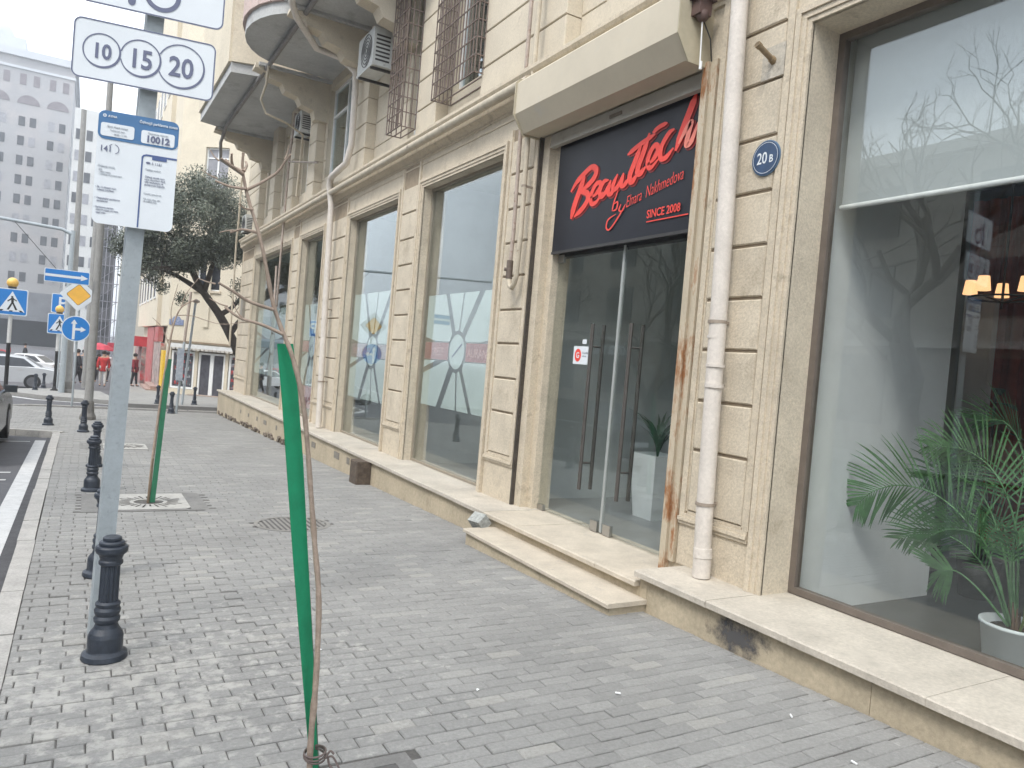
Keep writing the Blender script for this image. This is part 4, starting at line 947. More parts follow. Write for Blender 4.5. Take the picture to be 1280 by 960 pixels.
pts = [(.18, 4.37, 'nearest black fluted bollard standing at the foot of the parking sign post'),
       (.18, 6.05, 'black bollard half hidden behind the grey sign post, second from the camera'),
       (.15, 9.85, 'black bollard left of the tree grate, third from the camera'),
       (.20, 12.0, 'black bollard just behind the third one, overlapping it'),
       (.04, 17.3, 'black bollard at the foot of the tall lamp post'),
       (-.62, 18.7, 'lone black bollard on the kerb corner left of the lamp post'),
       (2.28, 24.0, 'black bollard beside a thin grey post near the side street'),
       (2.25, 28.5, 'black bollard across the side street, behind the second sapling'),
       (3.5, 29.0, 'black bollard in front of the white framed shop doors'),
       (4.9, 29.0, 'black bollard just left of the building corner across the side street'),
       (-1.65, 34.3, 'left one of the pair of bollards on the traffic island'),
       (-1.45, 36.2, 'right one of the pair of bollards on the traffic island'),
       (.15, 27.3, 'small dark bollard near the people beyond the crossing')]
for i, (x, y, lb) in enumerate(pts):
    o = pb if i == 0 else copy_tree(pb); o.location = (x, y, gz(y)-.002 if y < 27 else gz(y)+.02); o.rotation_euler = (0, 0, random.uniform(0, 6)); o['label'] = lb
    if i > 0 and y < 15: o.rotation_euler = (random.uniform(-.02, .02), random.uniform(-.03, .03), 1)

# sign post
def rrect(w_, h_, r, n=6):
    p = []
    for cx, cy, a0 in ((w_/2-r, h_/2-r, 0), (-w_/2+r, h_/2-r, 90), (-w_/2+r, -h_/2+r, 180), (w_/2-r, -h_/2+r, 270)):
        p += [(cx+r*math.cos(R(a0+90*i/n)), cy+r*math.sin(R(a0+90*i/n))) for i in range(n+1)]
    return p
sp_ = thing('sign_post', 'grey galvanised square post carrying three white signs by the kerb', 'sign post', (.11, 4.78, gz(4.78)))
m = MB(); lean = Vector((.058, 0, 3.0)).normalized(); c0 = Vector((.150, 4.78, -.14)); c1 = c0+lean*4.2
m.obox((c0+c1)/2, (.044, .008, 0), (-.005, .028, 0), (c1-c0)/2); m.build('post', GALV, sp_)
YS = 4.70
rotS = Matrix.Rotation(R(-9), 3, 'Z')
def S3(cx, cz, x, z, dy=0):   # local sign coordinates -> world
    v = rotS @ Vector((x, dy, 0)); return (cx+v.x, YS+v.y, cz+z)
def plate(t, cx, cz, w_, h_, r, m_, dy, th=.003, name='plate', ox=0):
    m = MB(); d = rotS @ Vector((0, th, 0)); m.prism(rrect(w_, h_, r), lambda a, b: S3(cx, cz, a+ox, b, dy), d); return m.build(name, m_, t)
def stroke_ring(m, cx, cz, x, z, r0, r1, dy, a0=0, a1=360, n=48, thick=None):
    for i in range(n):
        u, v = R(a0+(a1-a0)*i/n), R(a0+(a1-a0)*(i+1)/n)
        e0 = r0-(thick(u) if thick else 0); e1 = r0-(thick(v) if thick else 0)
        m.add([S3(cx, cz, x+a*math.cos(b), z+a*math.sin(b), dy) for a, b in ((e0, u), (r1, u), (r1, v), (e1, v))], [(0, 1, 2, 3)])
rt = rotS @ FY.to_matrix()
def outline(t, cx, cz, w_, h_, r, ins, th, dy, m_):
    m = MB(); a = rrect(w_-2*ins, h_-2*ins, r-ins); b = rrect(w_-2*ins-2*th, h_-2*ins-2*th, max(r-ins-th, .002)); n = len(a)
    m.add([S3(cx, cz, p[0], p[1], dy) for p in a+b], [(i, (i+1) % n, n+(i+1) % n, n+i) for i in range(n)]); m.build('border', m_, t)
t2 = thing('road_sign', 'white tariff sign with 10, 15 and 20 in linked circles', 'road sign', (.18, YS, 3.13)); cx, cz = .185, 3.13
plate(t2, cx, cz, .715, .325, .04, SIGNW, 0); outline(t2, cx, cz, .715, .325, .04, .001, .007, -.002, INK)
m = MB()
th_ = lambda k: (lambda u: .0035+k*max(0, math.cos(u+.9)))
stroke_ring(m, cx, cz, -.216, 0, .091, .094, -.002, thick=th_(.006)); stroke_ring(m, cx, cz, -.024, .0, .101, .104, -.0022, a0=-168, a1=168, thick=th_(.006)); stroke_ring(m, cx, cz, .182, 0, .121, .124, -.0024, a0=-157, a1=157, thick=th_(.006))
m.build('ring', INK, t2)
for s, x, z, sz in (('10', -.216, -.040, .112), ('15', -.024, -.052, .145), ('20', .182, -.055, .152)):
    text(s, sz, INK, S3(cx, cz, x, z, -.0026), rt, t2, align='CENTER', sx=.86, off=.003)
t3 = thing('road_sign', 'white sign with a slanted bar and wheelchair wheel cut off at the top', 'road sign', (.2, YS, 3.5)); cx, cz = .205, 3.56
plate(t3, cx, cz, .73, .36, .045, SIGNW, 0); outline(t3, cx, cz, .73, .36, .045, .001, .007, -.002, INK)
m = MB(); stroke_ring(m, cx, cz, .042, -.056, .070, .094, -.0024, a0=-215, a1=55)
pts3 = [(-.090, -.13), (-.128, -.13), (-.118, .10), (-.078, .10)]
m.add([S3(cx, cz, *p, -.0022) for p in pts3], [(0, 1, 2, 3)])
m.add([S3(cx, cz, -.109+.019*math.cos(a), -.13+.019*math.sin(a), -.0023) for a in [2*math.pi*i/16 for i in range(16)]], [tuple(range(16))])
for q in ([(-.01, .0), (.05, .0), (.05, .018), (-.01, .018)], [(-.03, .0), (-.012, .0), (-.012, .10), (-.03, .10)], [(.05, .018), (.068, .012), (.10, -.055), (.085, -.06)]): m.add([S3(cx, cz, *p, -.0025) for p in q], [(0, 1, 2, 3)])
m.build('wheelchair_symbol', INK, t3)
t4 = thing('parking_board', 'white parking notice with blue header numbered 10012', 'notice board', (.17, YS, 2.5)); cx, cz = .178, 2.505
plate(t4, cx, cz, .405, .62, .035, SIGNW, 0)
plate(t4, cx, cz+.232, .403, .155, .035, HBLUE, -.003, .002, 'header')
for x, w_ in ((-.105, .165), (.098, .170)): plate(t4, cx, cz+.207+(-.006 if x > 0 else 0), w_, .072, .012, SIGNW, -.005, .002, 'header_box', x)
m = MB(); bl_ = [((-.2+.225), -.31, .006, .36)]
def rect(m, x, z, w_, h_, dy): m.add([S3(cx, cz, a, b, dy) for a, b in ((x, z), (x+w_, z), (x+w_, z+h_), (x, z+h_))], [(0, 1, 2, 3)])
rect(m, .022, -.305, .008, .385, -.002); rect(m, .045, .097, .157, .010, -.0022); rect(m, .075, .080, .075, .020, -.0024)
m.add([S3(cx, cz, *p, -.0021) for p in ((.022, .08), (.030, .08), (.034, .092), (.045, .097), (.045, .107), (.030, .101), (.022, .090))], [tuple(range(7))])
m.build('phone_outline', mat('phone_blue', (.07, .11, .26), .6, 0), t4)
def tt(s, size, x, z, m_=INKG, sx=1, dy=-.0028, off=0, al='LEFT'): text(s, size, m_, S3(cx, cz, x, z, dy), rt, t4, sx=sx, off=off, align=al)
tt('Ödənişli parklanma zonası', .0215, .0, .272, SIGNW, .84, -.0058, .0003); tt('AYNA', .016, -.155, .275, SIGNW, 1, -.0058, .0004)
tt('10012', .050, .098, .175, INK, .98, -.0078, .0020, 'CENTER'); tt('Dayanacaq nömrəsi', .0135, .098, .219, INKG, .95, -.0078, 0, 'CENTER')
tt('Əraz əhatə zonası', .0145, -.105, .220, INKG, .95, -.0078, 0, 'CENTER'); tt('Parklanma saatı', .012, -.105, .201, INKG, .95, -.0078, 0, 'CENTER'); tt('08:00 - 21:00', .0125, -.09, .181, INKG, .95, -.0078, 0, 'CENTER')
tt('141', .044, -.188, .088, INK, .95, -.0028, .0005)
tt('5 1141', .020, .075, .052, INK, .95); tt('Ödəniş üsulu', .017, -.190, .0, INKG, .9); tt('SMS\n- Mobil tətbiq\n- Terminal və ya bank kartı', .0125, -.185, -.018, INKG, .85)
tt('• İlk 15 dəqiqə üçün\n   ödəniş tutulmur', .0145, -.195, -.115, INK, .85); tt('• Vətəndaşlar parklanma\n   qaydalarına', .0145, -.195, -.175, INK, .85); tt('• Parklanma zamanı\n   nömrə nişanı və vaxtı\n   qeyd edin', .0145, -.195, -.225, INK, .85)
tt('Tətbiqi endirin', .0145, .045, .018, INKG, .9); tt('Ödəniş etmək üçün\nzona nömrəsini daxil\nedib təsdiqləyin və\nparklanmanı başladın', .0145, .045, -.022, INK, .85); tt('Kömək: ayna.gov.az', .0125, .045, -.115, INKG, .9); tt('QR kodu skan edin\nvə ödəniş edin', .0125, .045, -.145, INKG, .9)
m = MB(); stroke_ring(m, cx, cz, -.118, .105, .024, .0275, -.0027, a0=-70, a1=80, n=16); stroke_ring(m, cx, cz, -.118, .105, .024, .0275, -.0027, a0=110, a1=150, n=8)
m.add([S3(cx, cz, .057+.012*math.cos(a), .060+.006*math.sin(a), -.0027) for a in [2*math.pi*i/14 for i in range(14)]], [tuple(range(14))]); m.build('symbol', INK, t4)
m = MB(); stroke_ring(m, cx, cz, -.172, .281, .004, .009, -.0058, n=14); m.build('emblem', SIGNW, t4)
m = MB()
for z in (2.35, 2.68, 3.05, 3.22, 3.46): m.obox((.17+.028*(z-2.5), 4.745, z), (.06, -.008, 0), (.004, .03, 0), (0, 0, .012))
m.build('bracket', GALV, sp_)

# sapling and its green stake (near)
def tubes(m, pts, r0, r1, n=8, k=5):
    s = spline(pts, k); N = len(s)-1; m.tube(s, [r0+(r1-r0)*i/N for i in range(N+1)], n)
sa = thing('sapling', 'leafless young tree in the foreground, thin pale trunk bending to the left', 'sapling', (.79, 2.45, gz(2.45)), 'saplings along the kerb')
m = MB(); tr_ = [(.775, 2.45, -.09), (.752, 2.45, .132), (.743, 2.45, .3), (.741, 2.45, .48), (.731, 2.45, .756), (.705, 2.45, .949), (.671, 2.45, 1.166), (.629, 2.45, 1.405), (.583, 2.45, 1.563), (.54, 2.45, 1.661), (.506, 2.45, 1.745), (.472, 2.45, 1.863), (.443, 2.45, 1.957), (.406, 2.45, 2.061), (.386, 2.45, 2.142), (.382, 2.45, 2.19)]
s = spline(tr_, 5); N = len(s)-1; rnd = random.Random(3)
m.tube([(p.x, p.y+.01*math.sin(i*.3), p.z) for i, p in enumerate(s)], [(.0115-.0075*(i/N))*(1+.08*math.sin(i*1.7)+(.18 if i % 13 == 0 else 0)) for i in range(N+1)], 10); m.build('trunk', BARKL, sa)
brs = [([(.546, 1.641), (.484, 1.665), (.417, 1.681), (.372, 1.711)], .006), ([(.508, 1.717), (.43, 1.733), (.381, 1.755), (.332, 1.776)], .006), ([(.443, 1.952), (.419, 1.958), (.397, 1.959), (.372, 1.948)], .005), ([(.403, 2.08), (.439, 2.105), (.481, 2.143), (.496, 2.172), (.509, 2.197)], .005),
       ([(.4, 2.082), (.357, 2.084), (.314, 2.097)], .005), ([(.387, 2.127), (.353, 2.137), (.315, 2.151)], .005), ([(.384, 2.134), (.357, 2.148), (.339, 2.169)], .005), ([(.424, 2.022), (.398, 2.017), (.376, 2.025)], .004), ([(.389, 2.135), (.399, 2.159), (.398, 2.175)], .005), ([(.357, 2.137), (.348, 2.155), (.344, 2.172)], .005)]
for i, (b, r) in enumerate(brs):
    m = MB(); tubes(m, [(x, 2.45+(j*.02*(-1)**i), z) for j, (x, z) in enumerate(b)], r, r*.6, 7); m.build('branch', BARKL, sa)
for j_, (x_, z_, dx_, dz_) in enumerate([(.331, 1.776, -.05, .012), (.372, 1.711, -.055, .02), (.372, 1.948, -.04, -.012), (.314, 2.097, -.045, .02), (.315, 2.151, -.03, .035), (.509, 2.197, .012, .05), (.417, 1.681, -.03, .045), (.47, 2.13, .03, .04)]):
    m = MB(); tubes(m, [(x_, 2.45, z_), (x_+dx_*.5, 2.455, z_+dz_*.35), (x_+dx_, 2.46, z_+dz_)], .003, .0012, 5); m.build('branch', BARKL, sa)
gs = thing('tree_stake', 'bright green painted wide stake tied to the foreground sapling', 'tree stake', (.79, 2.47, gz(2.45)), 'green stakes beside the saplings')
m = MB(); GL = [(.536, 1.609), (.565, 1.428), (.603, 1.166), (.642, .898), (.684, .625), (.728, .344), (.770, .08), (.785, -.09)]; GR = [(.590, 1.613), (.622, 1.431), (.655, 1.219), (.690, .95), (.726, .675), (.762, .394), (.800, .08), (.812, -.09)]
vs = []
for i, ((a, z), (b, z2)) in enumerate(zip(GL, GR)):
    tw = .018+.020*i/7
    vs += [(a, 2.475, z), (b, 2.475+tw, z2), (b+.002, 2.479+tw, z2), (a-.001, 2.479, z)]
n = len(GL); m.add(vs, [(4*i+j, 4*i+(j+1) % 4, 4*i+4+(j+1) % 4, 4*i+4+j) for i in range(n-1) for j in range(4)]+[(0, 1, 2, 3), (4*n-4, 4*n-3, 4*n-2, 4*n-1)])
m.build('flange', GREENP, gs)
m = MB(); vs = []
for i, ((a, z), (b, z2)) in enumerate(zip(GL, GR)):
    tw = .018+.020*i/7
    vs += [(b, 2.475+tw, z2), (b+.003+.012*i/7, 2.475+tw+.03, z2), (b+.003+.012*i/7, 2.479+tw+.03, z2), (b, 2.479+tw, z2)]
m.add(vs, [(4*i+j, 4*i+(j+1) % 4, 4*i+4+(j+1) % 4, 4*i+4+j) for i in range(n-1) for j in range(4)]+[(0, 1, 2, 3)]); m.build('flange', GREEND, gs)
tw = thing('twine_tie', 'dark twine knot with loose ends tying the foreground sapling', 'twine', (.75, 2.45, .22))
m = MB()
for k in range(3):
    z = .205+.008*k; m.tube([(.765+.036*math.cos(a), 2.465+.042*math.sin(a), z+.005*math.sin(a+k)) for a in [2*math.pi*i/16 for i in range(17)]], .0035, 6, False)
m.build('loop', TWINE, tw)
m = MB(); tubes(m, [(.80, 2.43, .213), (.815, 2.42, .215), (.835, 2.41, .18), (.85, 2.40, .145)], .004, .0035, 6); tubes(m, [(.80, 2.43, .21), (.81, 2.42, .18), (.835, 2.405, .165), (.852, 2.40, .135)], .004, .004, 6); tubes(m, [(.792, 2.43, .21), (.805, 2.425, .235), (.818, 2.42, .225)], .004, .004, 6); m.build('loose_end', TWINE, tw)

# second sapling and stake
s2 = thing('sapling', 'thin bare sapling in the pale tree grate, bent over at the tip', 'sapling', (.72, 9.05, gz(9)), 'saplings along the kerb')
m = MB(); tubes(m, [(.70, 9.05, gz(9)-.03), (.705, 9.03, .19), (.745, 9.03, .9), (.775, 9.0, 1.348), (.81, 9.0, 1.706), (.876, 9.0, 1.935), (1.025, 9.0, 2.051)], .018, .006, 8)
m.build('trunk', BARKL, s2)
for q in ([(.81, 9, 1.706), (.78, 9, 1.9), (.83, 9, 2.2)], [(.876, 9, 1.935), (.92, 9, 2.1), (1.05, 9.1, 2.3)], [(.79, 9, 1.5), (.70, 9, 1.7), (.6, 9, 1.8)], [(.85, 9, 1.85), (1.0, 9, 1.86), (1.3, 9, 1.80), (1.6, 9, 1.86)]):
    m = MB(); tubes(m, q, .006, .003, 6); m.build('branch', BARKL, s2)
g2 = thing('tree_stake', 'green stake on a wooden peg beside the second sapling', 'tree stake', (.76, 9.0, gz(9)), 'green stakes beside the saplings')
m = MB(); m.obox((.765, 9.0, .56), (.026, 0, 0), (0, .004, 0), (.032, 0, .80)); m.obox((.788, 9.02, .56), (.004, 0, 0), (0, .022, 0), (.032, 0, .80)); m.build('flange', GREEND if False else mat('green_stake_mid', (.02, .15, .075), .6, .15, 10), g2)
m = MB(); m.obox((.70, 9.02, .0), (.010, 0, 0), (0, .010, 0), (.012, 0, .25)); m.build('peg', mat('peg_wood', (.2, .15, .1), .9, .2, 20), g2)

# ================================================================= FAR STREET FURNITURE
def lamp_post(x, y, h, r0, r1, lean, label, flare=True):
    t = thing('lamp_post', label, 'lamp post', (x, y, gz(y)), 'tall grey posts along the street'); m = MB(); z = gz(y)-.05
    m.tube([(x, y, z), (x+lean*.1, y, z+h*.1), (x+lean, y, z+h)], [r0, r0*.95, r1], 14); m.build('pole', mat('concrete_pole', (.29, .285, .27), .9, .12, 6, .2, 30), t)
    if flare: m = MB(); m.lathe([(r0*1.75, 0), (r0*1.75, .08), (r0*1.35, .18), (r0*1.2, .42), (r0, .46)], (x, y, gz(y)), 12, False); m.build('foot', mat('pole_foot', (.19, .18, .165), .9, .2, 6), t)
    return t
lamp_post(.12, 20.6, 8.4, .10, .065, -.02, 'tall tapering grey lamp post on the kerb corner')
lamp_post(-.55, 33.5, 11, .13, .09, -.1, 'more distant grey lamp post on the traffic island')
lamp_post(.0, 40.5, 12, .12, .09, 0, 'farthest grey lamp post beyond the island', False)
tm = thing('mast_arm_pole', 'galvanised traffic pole with a long horizontal arm', 'traffic pole', (-.75, 33.2, gz(33)))
m = MB(); m.tube([(-.75, 33.2, gz(33)), (-.72, 33.2, 5.35)], [.11, .08], 12); m.tube([(-.72, 33.2, 5.2), (-1.1, 33.2, 5.35), (-9, 33.3, 5.75)], [.07, .065, .05], 10); m.build('pole', GALV, tm)
m = MB(); m.tube([(-2.6, 33.2, 5.4), (-.8, 33.2, 3.4)], .012, 5); tag(m.build('cable', DARKM), 'thin cable slanting down from the mast arm', 'cable')
def sq_sign(t, cx, cy, cz, s, m_, edge=SIGNW, rot=0, circ=False, h=None, tilt=0, th=.02):
    h = h or s
    def F(a, b, dy):
        ca, sa_ = math.cos(rot), math.sin(rot); v = Matrix.Rotation(tilt, 3, 'Z') @ Vector((a*ca-b*sa_, 0, 0)); return (cx+v.x, cy+dy+v.y, cz+a*sa_+b*ca)
    o1 = [(s/2*math.cos(2*math.pi*i/32), s/2*math.sin(2*math.pi*i/32)) for i in range(32)] if circ else rrect(s, h, min(s, h)*.06, 3)
    o2 = [(p[0]*.93, p[1]*.93) if (circ or s == h) else (p[0]*.965, p[1]*.90) for p in o1]
    m = MB(); m.prism(o1, lambda a, b: F(a, b, 0), (0, th, 0)); m.build('plate', edge, t)
    m = MB(); m.add([F(a, b, -.004) for a, b in o2], [tuple(range(len(o2)))]); m.build('face', m_, t)
    return F
def poly(F, ps, m_, t, dy=-.008, name='symbol'):
    m = MB()
    for p in ps: m.add([F(a, b, dy) for a, b in p], [tuple(range(len(p)))])
    return m.build(name, m_, t)
def crossing_sign(cx, cy, cz, s, label):
    t = thing('crossing_sign', label, 'road sign', (cx, cy, cz), 'blue zebra crossing signs'); F = sq_sign(t, cx, cy, cz, s, SBLUE)
    poly(F, [[(-.42*s, -.36*s), (.42*s, -.36*s), (0, .40*s)]], SIGNW, t, -.008, 'triangle')
    q = lambda *p: [(a*s, b*s) for a, b in p]
    limbs = [q((-.035, .22), (.03, .22), (.035, .16), (-.03, .16)), q((-.03, .15), (.05, .16), (.06, -.02), (-.02, -.04)), q((-.02, -.03), (.04, -.02), (-.08, -.30), (-.15, -.30)), q((.0, -.02), (.06, -.03), (.19, -.29), (.12, -.30)),
             q((-.02, .15), (-.02, .09), (-.12, .0), (-.15, .03)), q((.04, .14), (.05, .09), (.14, .03), (.16, .06)), q((-.34, -.30), (-.24, -.30), (-.30, -.36), (-.39, -.36)), q((-.06, -.32), (.04, -.32), (.04, -.36), (-.07, -.36)), q((.22, -.30), (.31, -.30), (.38, -.36), (.28, -.36))]
    poly(F, limbs, BLACK, t, -.011, 'walking_figure')
def beacon(x, y, z0, zt, label, s, slabel):
    t = thing('beacon_post', label, 'beacon', (x, y, gz(y)), 'crossing beacons with amber globes')
    z = gz(y)
    for i in range(6):
        za = z+.05+(zt-.1-z)*i/6; zb = z+.05+(zt-.1-z)*(i+1)/6; m = MB(); m.tube([(x, y, za), (x, y, zb)], .055, 12); m.build('band', BLACK if i in (0, 1, 2, 5) else mat('band_white', (.6, .6, .58), .6, .1, 9), t)
    m = MB(); m.lathe([(.15, 0), (.15, .05), (.08, .10), (.06, .2)], (x, y, z), 16); m.build('base', BLACK, t)
    m = MB(); m.sphere((x, y, zt+.06), .155, 18, 12); m.build('globe', BEAC, t)
    m = MB(); m.tube([(x, y, zt-.12), (x, y, zt-.06)], .11, 12); m.build('collar', DARKM, t)
    crossing_sign(x+.02, y-.10, zt-.52, s, slabel)
beacon(-2.05, 27.0, 0, 2.78, 'zebra crossing beacon at the left edge with amber globe', .80, 'larger blue pedestrian crossing sign at the left edge')
beacon(-1.02, 34.6, 0, 2.28, 'farther zebra crossing beacon behind the diamond sign', .80, 'smaller blue pedestrian crossing sign on the farther beacon')
# black rail fittings near the left beacon
dp = thing('sign_post', 'thin grey post holding the yellow diamond and the round arrow sign', 'sign post', (-.28, 25.5, gz(25.5)))
m = MB(); m.tube([(-.28, 25.5, gz(25.5)), (-.26, 25.5, 3.0)], .03, 8); m.build('post', GALV, dp)
t = thing('priority_sign', 'white-bordered yellow diamond priority road sign', 'road sign', (-.30, 25.4, 2.55))
F = sq_sign(t, -.30, 25.44, 2.62, .70, SIGNW, rot=R(45)); poly(F, [rrect(.46, .46, .05, 3)], BLACK, t, -.006, 'line'); poly(F, [rrect(.44, .44, .045, 3)], YEL, t, -.009, 'centre')
t = thing('arrow_sign', 'round blue sign with straight-on and right arrows', 'road sign', (-.3, 25.4, 1.75))
F = sq_sign(t, -.31, 25.42, 1.62, .76, SBLUE, circ=True)
poly(F, [[(-.09, -.32), (-.02, -.32), (-.02, .14), (-.09, .14)], [(-.14, .14), (.03, .14), (-.055, .27)], [(-.02, -.05), (.12, -.05), (.12, .02), (-.02, .02)], [(.12, -.10), (.26, -.015), (.12, .07)]], SIGNW, t, -.008, 'arrow')
t = thing('arrow_sign', 'long blue one-way sign with a white arrow fixed to the lamp post', 'road sign', (-.45, 20.4, 2.6))
F = sq_sign(t, -.50, 20.45, 2.82, .92, SBLUE, h=.31)
poly(F, [[(-.44, -.03), (.28, -.03), (.28, .03), (-.44, .03)], [(.28, -.07), (.43, 0), (.28, .07)]], SIGNW, t, -.008, 'arrow')
t = thing('parking_sign', 'blue parking sign partly hidden behind the diamond sign', 'road sign', (-.9, 36, 2.3))
F = sq_sign(t, -.98, 36.2, 2.62, .8, SBLUE); text('P', .7, SIGNW, (-.98, 36.17, 2.40), FY, t, align='CENTER', off=.01)
m = MB(); m.tube([(-.98, 36.25, gz(36)), (-.98, 36.25, 2.3)], .03, 8); m.build('post', GALV, t)
t = thing('street_name_plate', 'small blue street name plate on the yellow corner house', 'street sign', (3.9, 35.7, 2.6))
# thin posts near side street
tp = thing('sign_post', 'tall thin rusty-topped post on the near side of the side street', 'sign post', (2.42, 24.0, gz(24)), 'thin posts at the side street')
m = MB(); m.tube([(2.42, 24.0, gz(24)), (2.50, 24.0, 1.5)], .035, 8); m.build('post', GALV, tp)
m = MB(); m.tube([(2.50, 24.0, 1.5), (2.58, 24.0, 3.0)], .04, 8); m.build('post', PIPER, tp)
tp = thing('sign_post', 'thin grey post across the side street in front of the white doors', 'sign post', (3.05, 28.6, gz(28.6)), 'thin posts at the side street')
m = MB(); m.tube([(3.05, 28.6, gz(28.6)), (3.25, 28.6, 2.9)], .04, 8); m.build('post', GALV, tp)
m = MB(); m.lathe([(.02, 0), (.12, .05), (.12, .10), (.02, .16)], (3.27, 28.6, 2.88), 14); m.build('cap', PIPER, tp)
pk = thing('ticket_kiosk', 'slim blue-grey panel fixed to the thin post near the side street', 'panel', (2.4, 24, .2))
m = MB(); m.box(2.33, 2.51, 23.9, 23.96, .35, 1.30); m.build('panel', mat('panel_blue', (.22, .27, .34), .5, .5, 9, col2=(.5, .52, .55)), pk)

# ---- cars
def car(name, label, paint, loc, rz, wagon=False):
    t = proto(name, label, 'car', 'cars on the street'); L_, W_ = 4.5, .86
    # side profile (x forward), body as lofted sections across width
    low = [(-2.2, .35), (-2.25, .62), (-2.2, .88), (-1.75, .95), (-1.2, .97), (1.0, .92), (1.75, .80), (2.15, .66), (2.22, .45), (2.15, .30), (-2.1, .28)]
    m = MB(); ys_ = [(-W_, .96), (-W_+.05, 1.0), (W_-.05, 1.0), (W_, .96)]
    vs = []; n = len(low)
    for y, s_ in ys_:
        for x, z in low: vs.append((x*s_, y, .32+(z-.32)*(s_ if z > .5 else 1)))
    fs = [(j*n+i, j*n+(i+1) % n, (j+1)*n+(i+1) % n, (j+1)*n+i) for j in range(3) for i in range(n)]+[tuple(range(n)), tuple(3*n+i for i in range(n))]
    m.add(vs, fs); body = m.build('body', paint, t)
    roof = [(-1.72 if not wagon else -2.1, .93), (-1.05 if not wagon else -1.95, 1.36), (-.6, 1.43), (.15, 1.42), (.95, .93)]
    m = MB(); vs = [(x, sgn*(W_-.06-(z-.9)*.38), z) for sgn in (-1, 1) for x, z in roof]; k = len(roof)
    m.add(vs, [(i, i+1, k+i+1, k+i) for i in range(k-1)]+[tuple(range(k)), tuple(range(k, 2*k))]); m.build('roof', paint, t)
    for sgn in (-1, 1):
        m = MB(); f = lambda x, z: (x, sgn*(W_-.052-(z-.9)*.38), z)
        a = [(-1.45, .96), (-1.0, 1.31), (-.42, 1.36), (-.42, .96)]; b = [(-.36, .96), (-.36, 1.36), (.12, 1.35), (.78, .96)]
        if wagon: a = [(-1.9, .96), (-1.8, 1.31), (-.42, 1.36), (-.42, .96)]
        for p in (a, b): m.add([f(x, z) for x, z in p], [(0, 1, 2, 3)])
        m.build('side_window', WIN, t)
        m = MB(); m.box(-.02-.06, .14-.06, sgn*(W_+.002)-.006, sgn*(W_+.002)+.006, .80, .83); m.box(-1.0, -.84, sgn*(W_+.002)-.006, sgn*(W_+.002)+.006, .81, .84); m.build('door_handle', STEEL, t)
        m = MB(); m.obox((.72, sgn*(W_+.06), .96), (.05, 0, 0), (0, .09, 0), (0, 0, .06)); m.build('wing_mirror', paint, t)
        m = MB(); m.obox((-2.17, sgn*.66, .74), (.04, 0, 0), (0, .16, 0), (0, 0, .09)); m.build('tail_light', mat('tail_red', (.4, .02, .02), .3, .1, 9), t)
        m = MB(); m.obox((2.1, sgn*.64, .62), (.06, 0, 0), (0, .16, 0), (0, 0, .07)); m.build('headlight', mat('headlamp', (.5, .52, .55), .15, .1, 9), t)
        for x in (-1.38, 1.36):
            m = MB(); m.tube([(x, sgn*(W_-.20), .32), (x, sgn*(W_+.01), .32)], .32, 24); wh = m.build('wheel', BLACK, t); ORG[wh.name] = (0, 0, 0)
            m = MB(); m.tube([(x, sgn*(W_+.005), .32), (x, sgn*(W_+.018), .32)], .21, 20); m.build('rim', mat('alloy', (.16, .16, .17), .4, .1, 9, metal=.5), wh)
    m = MB()
    for (x0, z0, x1, z1, hw) in ((.98, .93, .2, 1.40, 1), ((-1.72 if not wagon else -2.12), .94, (-1.08 if not wagon else -1.97), 1.34, 1)):
        dx = .015 if x0 > 0 else -.015
        m.add([(x0+dx-.05*(1 if x0 > 0 else -1), -.68, z0+.03), (x0+dx-.05*(1 if x0 > 0 else -1), .68, z0+.03), (x1+dx, .58, z1), (x1+dx, -.58, z1)], [(0, 1, 2, 3)])
    m.build('windscreen', WIN, t)
    m = MB(); m.box(-2.27, -2.12, -.8, .8, .33, .52); m.box(2.1, 2.25, -.8, .8, .30, .48); m.build('bumper', paint, t)
    m = MB(); m.box(-2.285, -2.27, -.26, .26, .55, .66); m.build('number_plate', SIGNW, t)
    t.location = loc; t.rotation_euler = (0, 0, rz); return t
SILV = mat('silver_paint', (.58, .59, .60), .25, .03, 2, metal=.3); DKP = mat('dark_paint', (.03, .035, .04), .2, .05, 2); WHP = mat('white_car_paint', (.7, .7, .7), .25, .03, 2); RDP = mat('red_car_paint', (.40, .03, .03), .25, .03, 2)
GZ = RD-.012
car('parked_car', 'silver sedan crossing the junction, seen from the side', SILV, (-3.35, 39.3, gz(39.3)+GZ), R(180))
car('parked_car', 'dark car at the left edge, only one corner in view', DKP, (-2.02, 14.9, gz(14.1)+GZ), R(90))
car('parked_car', 'white car farther up the street behind the silver sedan', WHP, (-3.6, 58, gz(58)+GZ), R(160))
car('parked_car', 'small red car far up the street at the foot of the tower', RDP, (-6.2, 66, gz(60)+GZ), R(180))
car('parked_car', 'dark green car parked across the road, mirrored in the glass door', mat('green_car', (.02, .045, .04), .2, .05, 2), (-3.9, 2.2, gz(2)+GZ), R(80))
car('parked_car', 'grey estate car parked across the road, mirrored in the shop windows', mat('grey_car', (.2, .21, .22), .25, .05, 2), (-5.6, -4.0, gz(-4)+GZ), R(85), True)

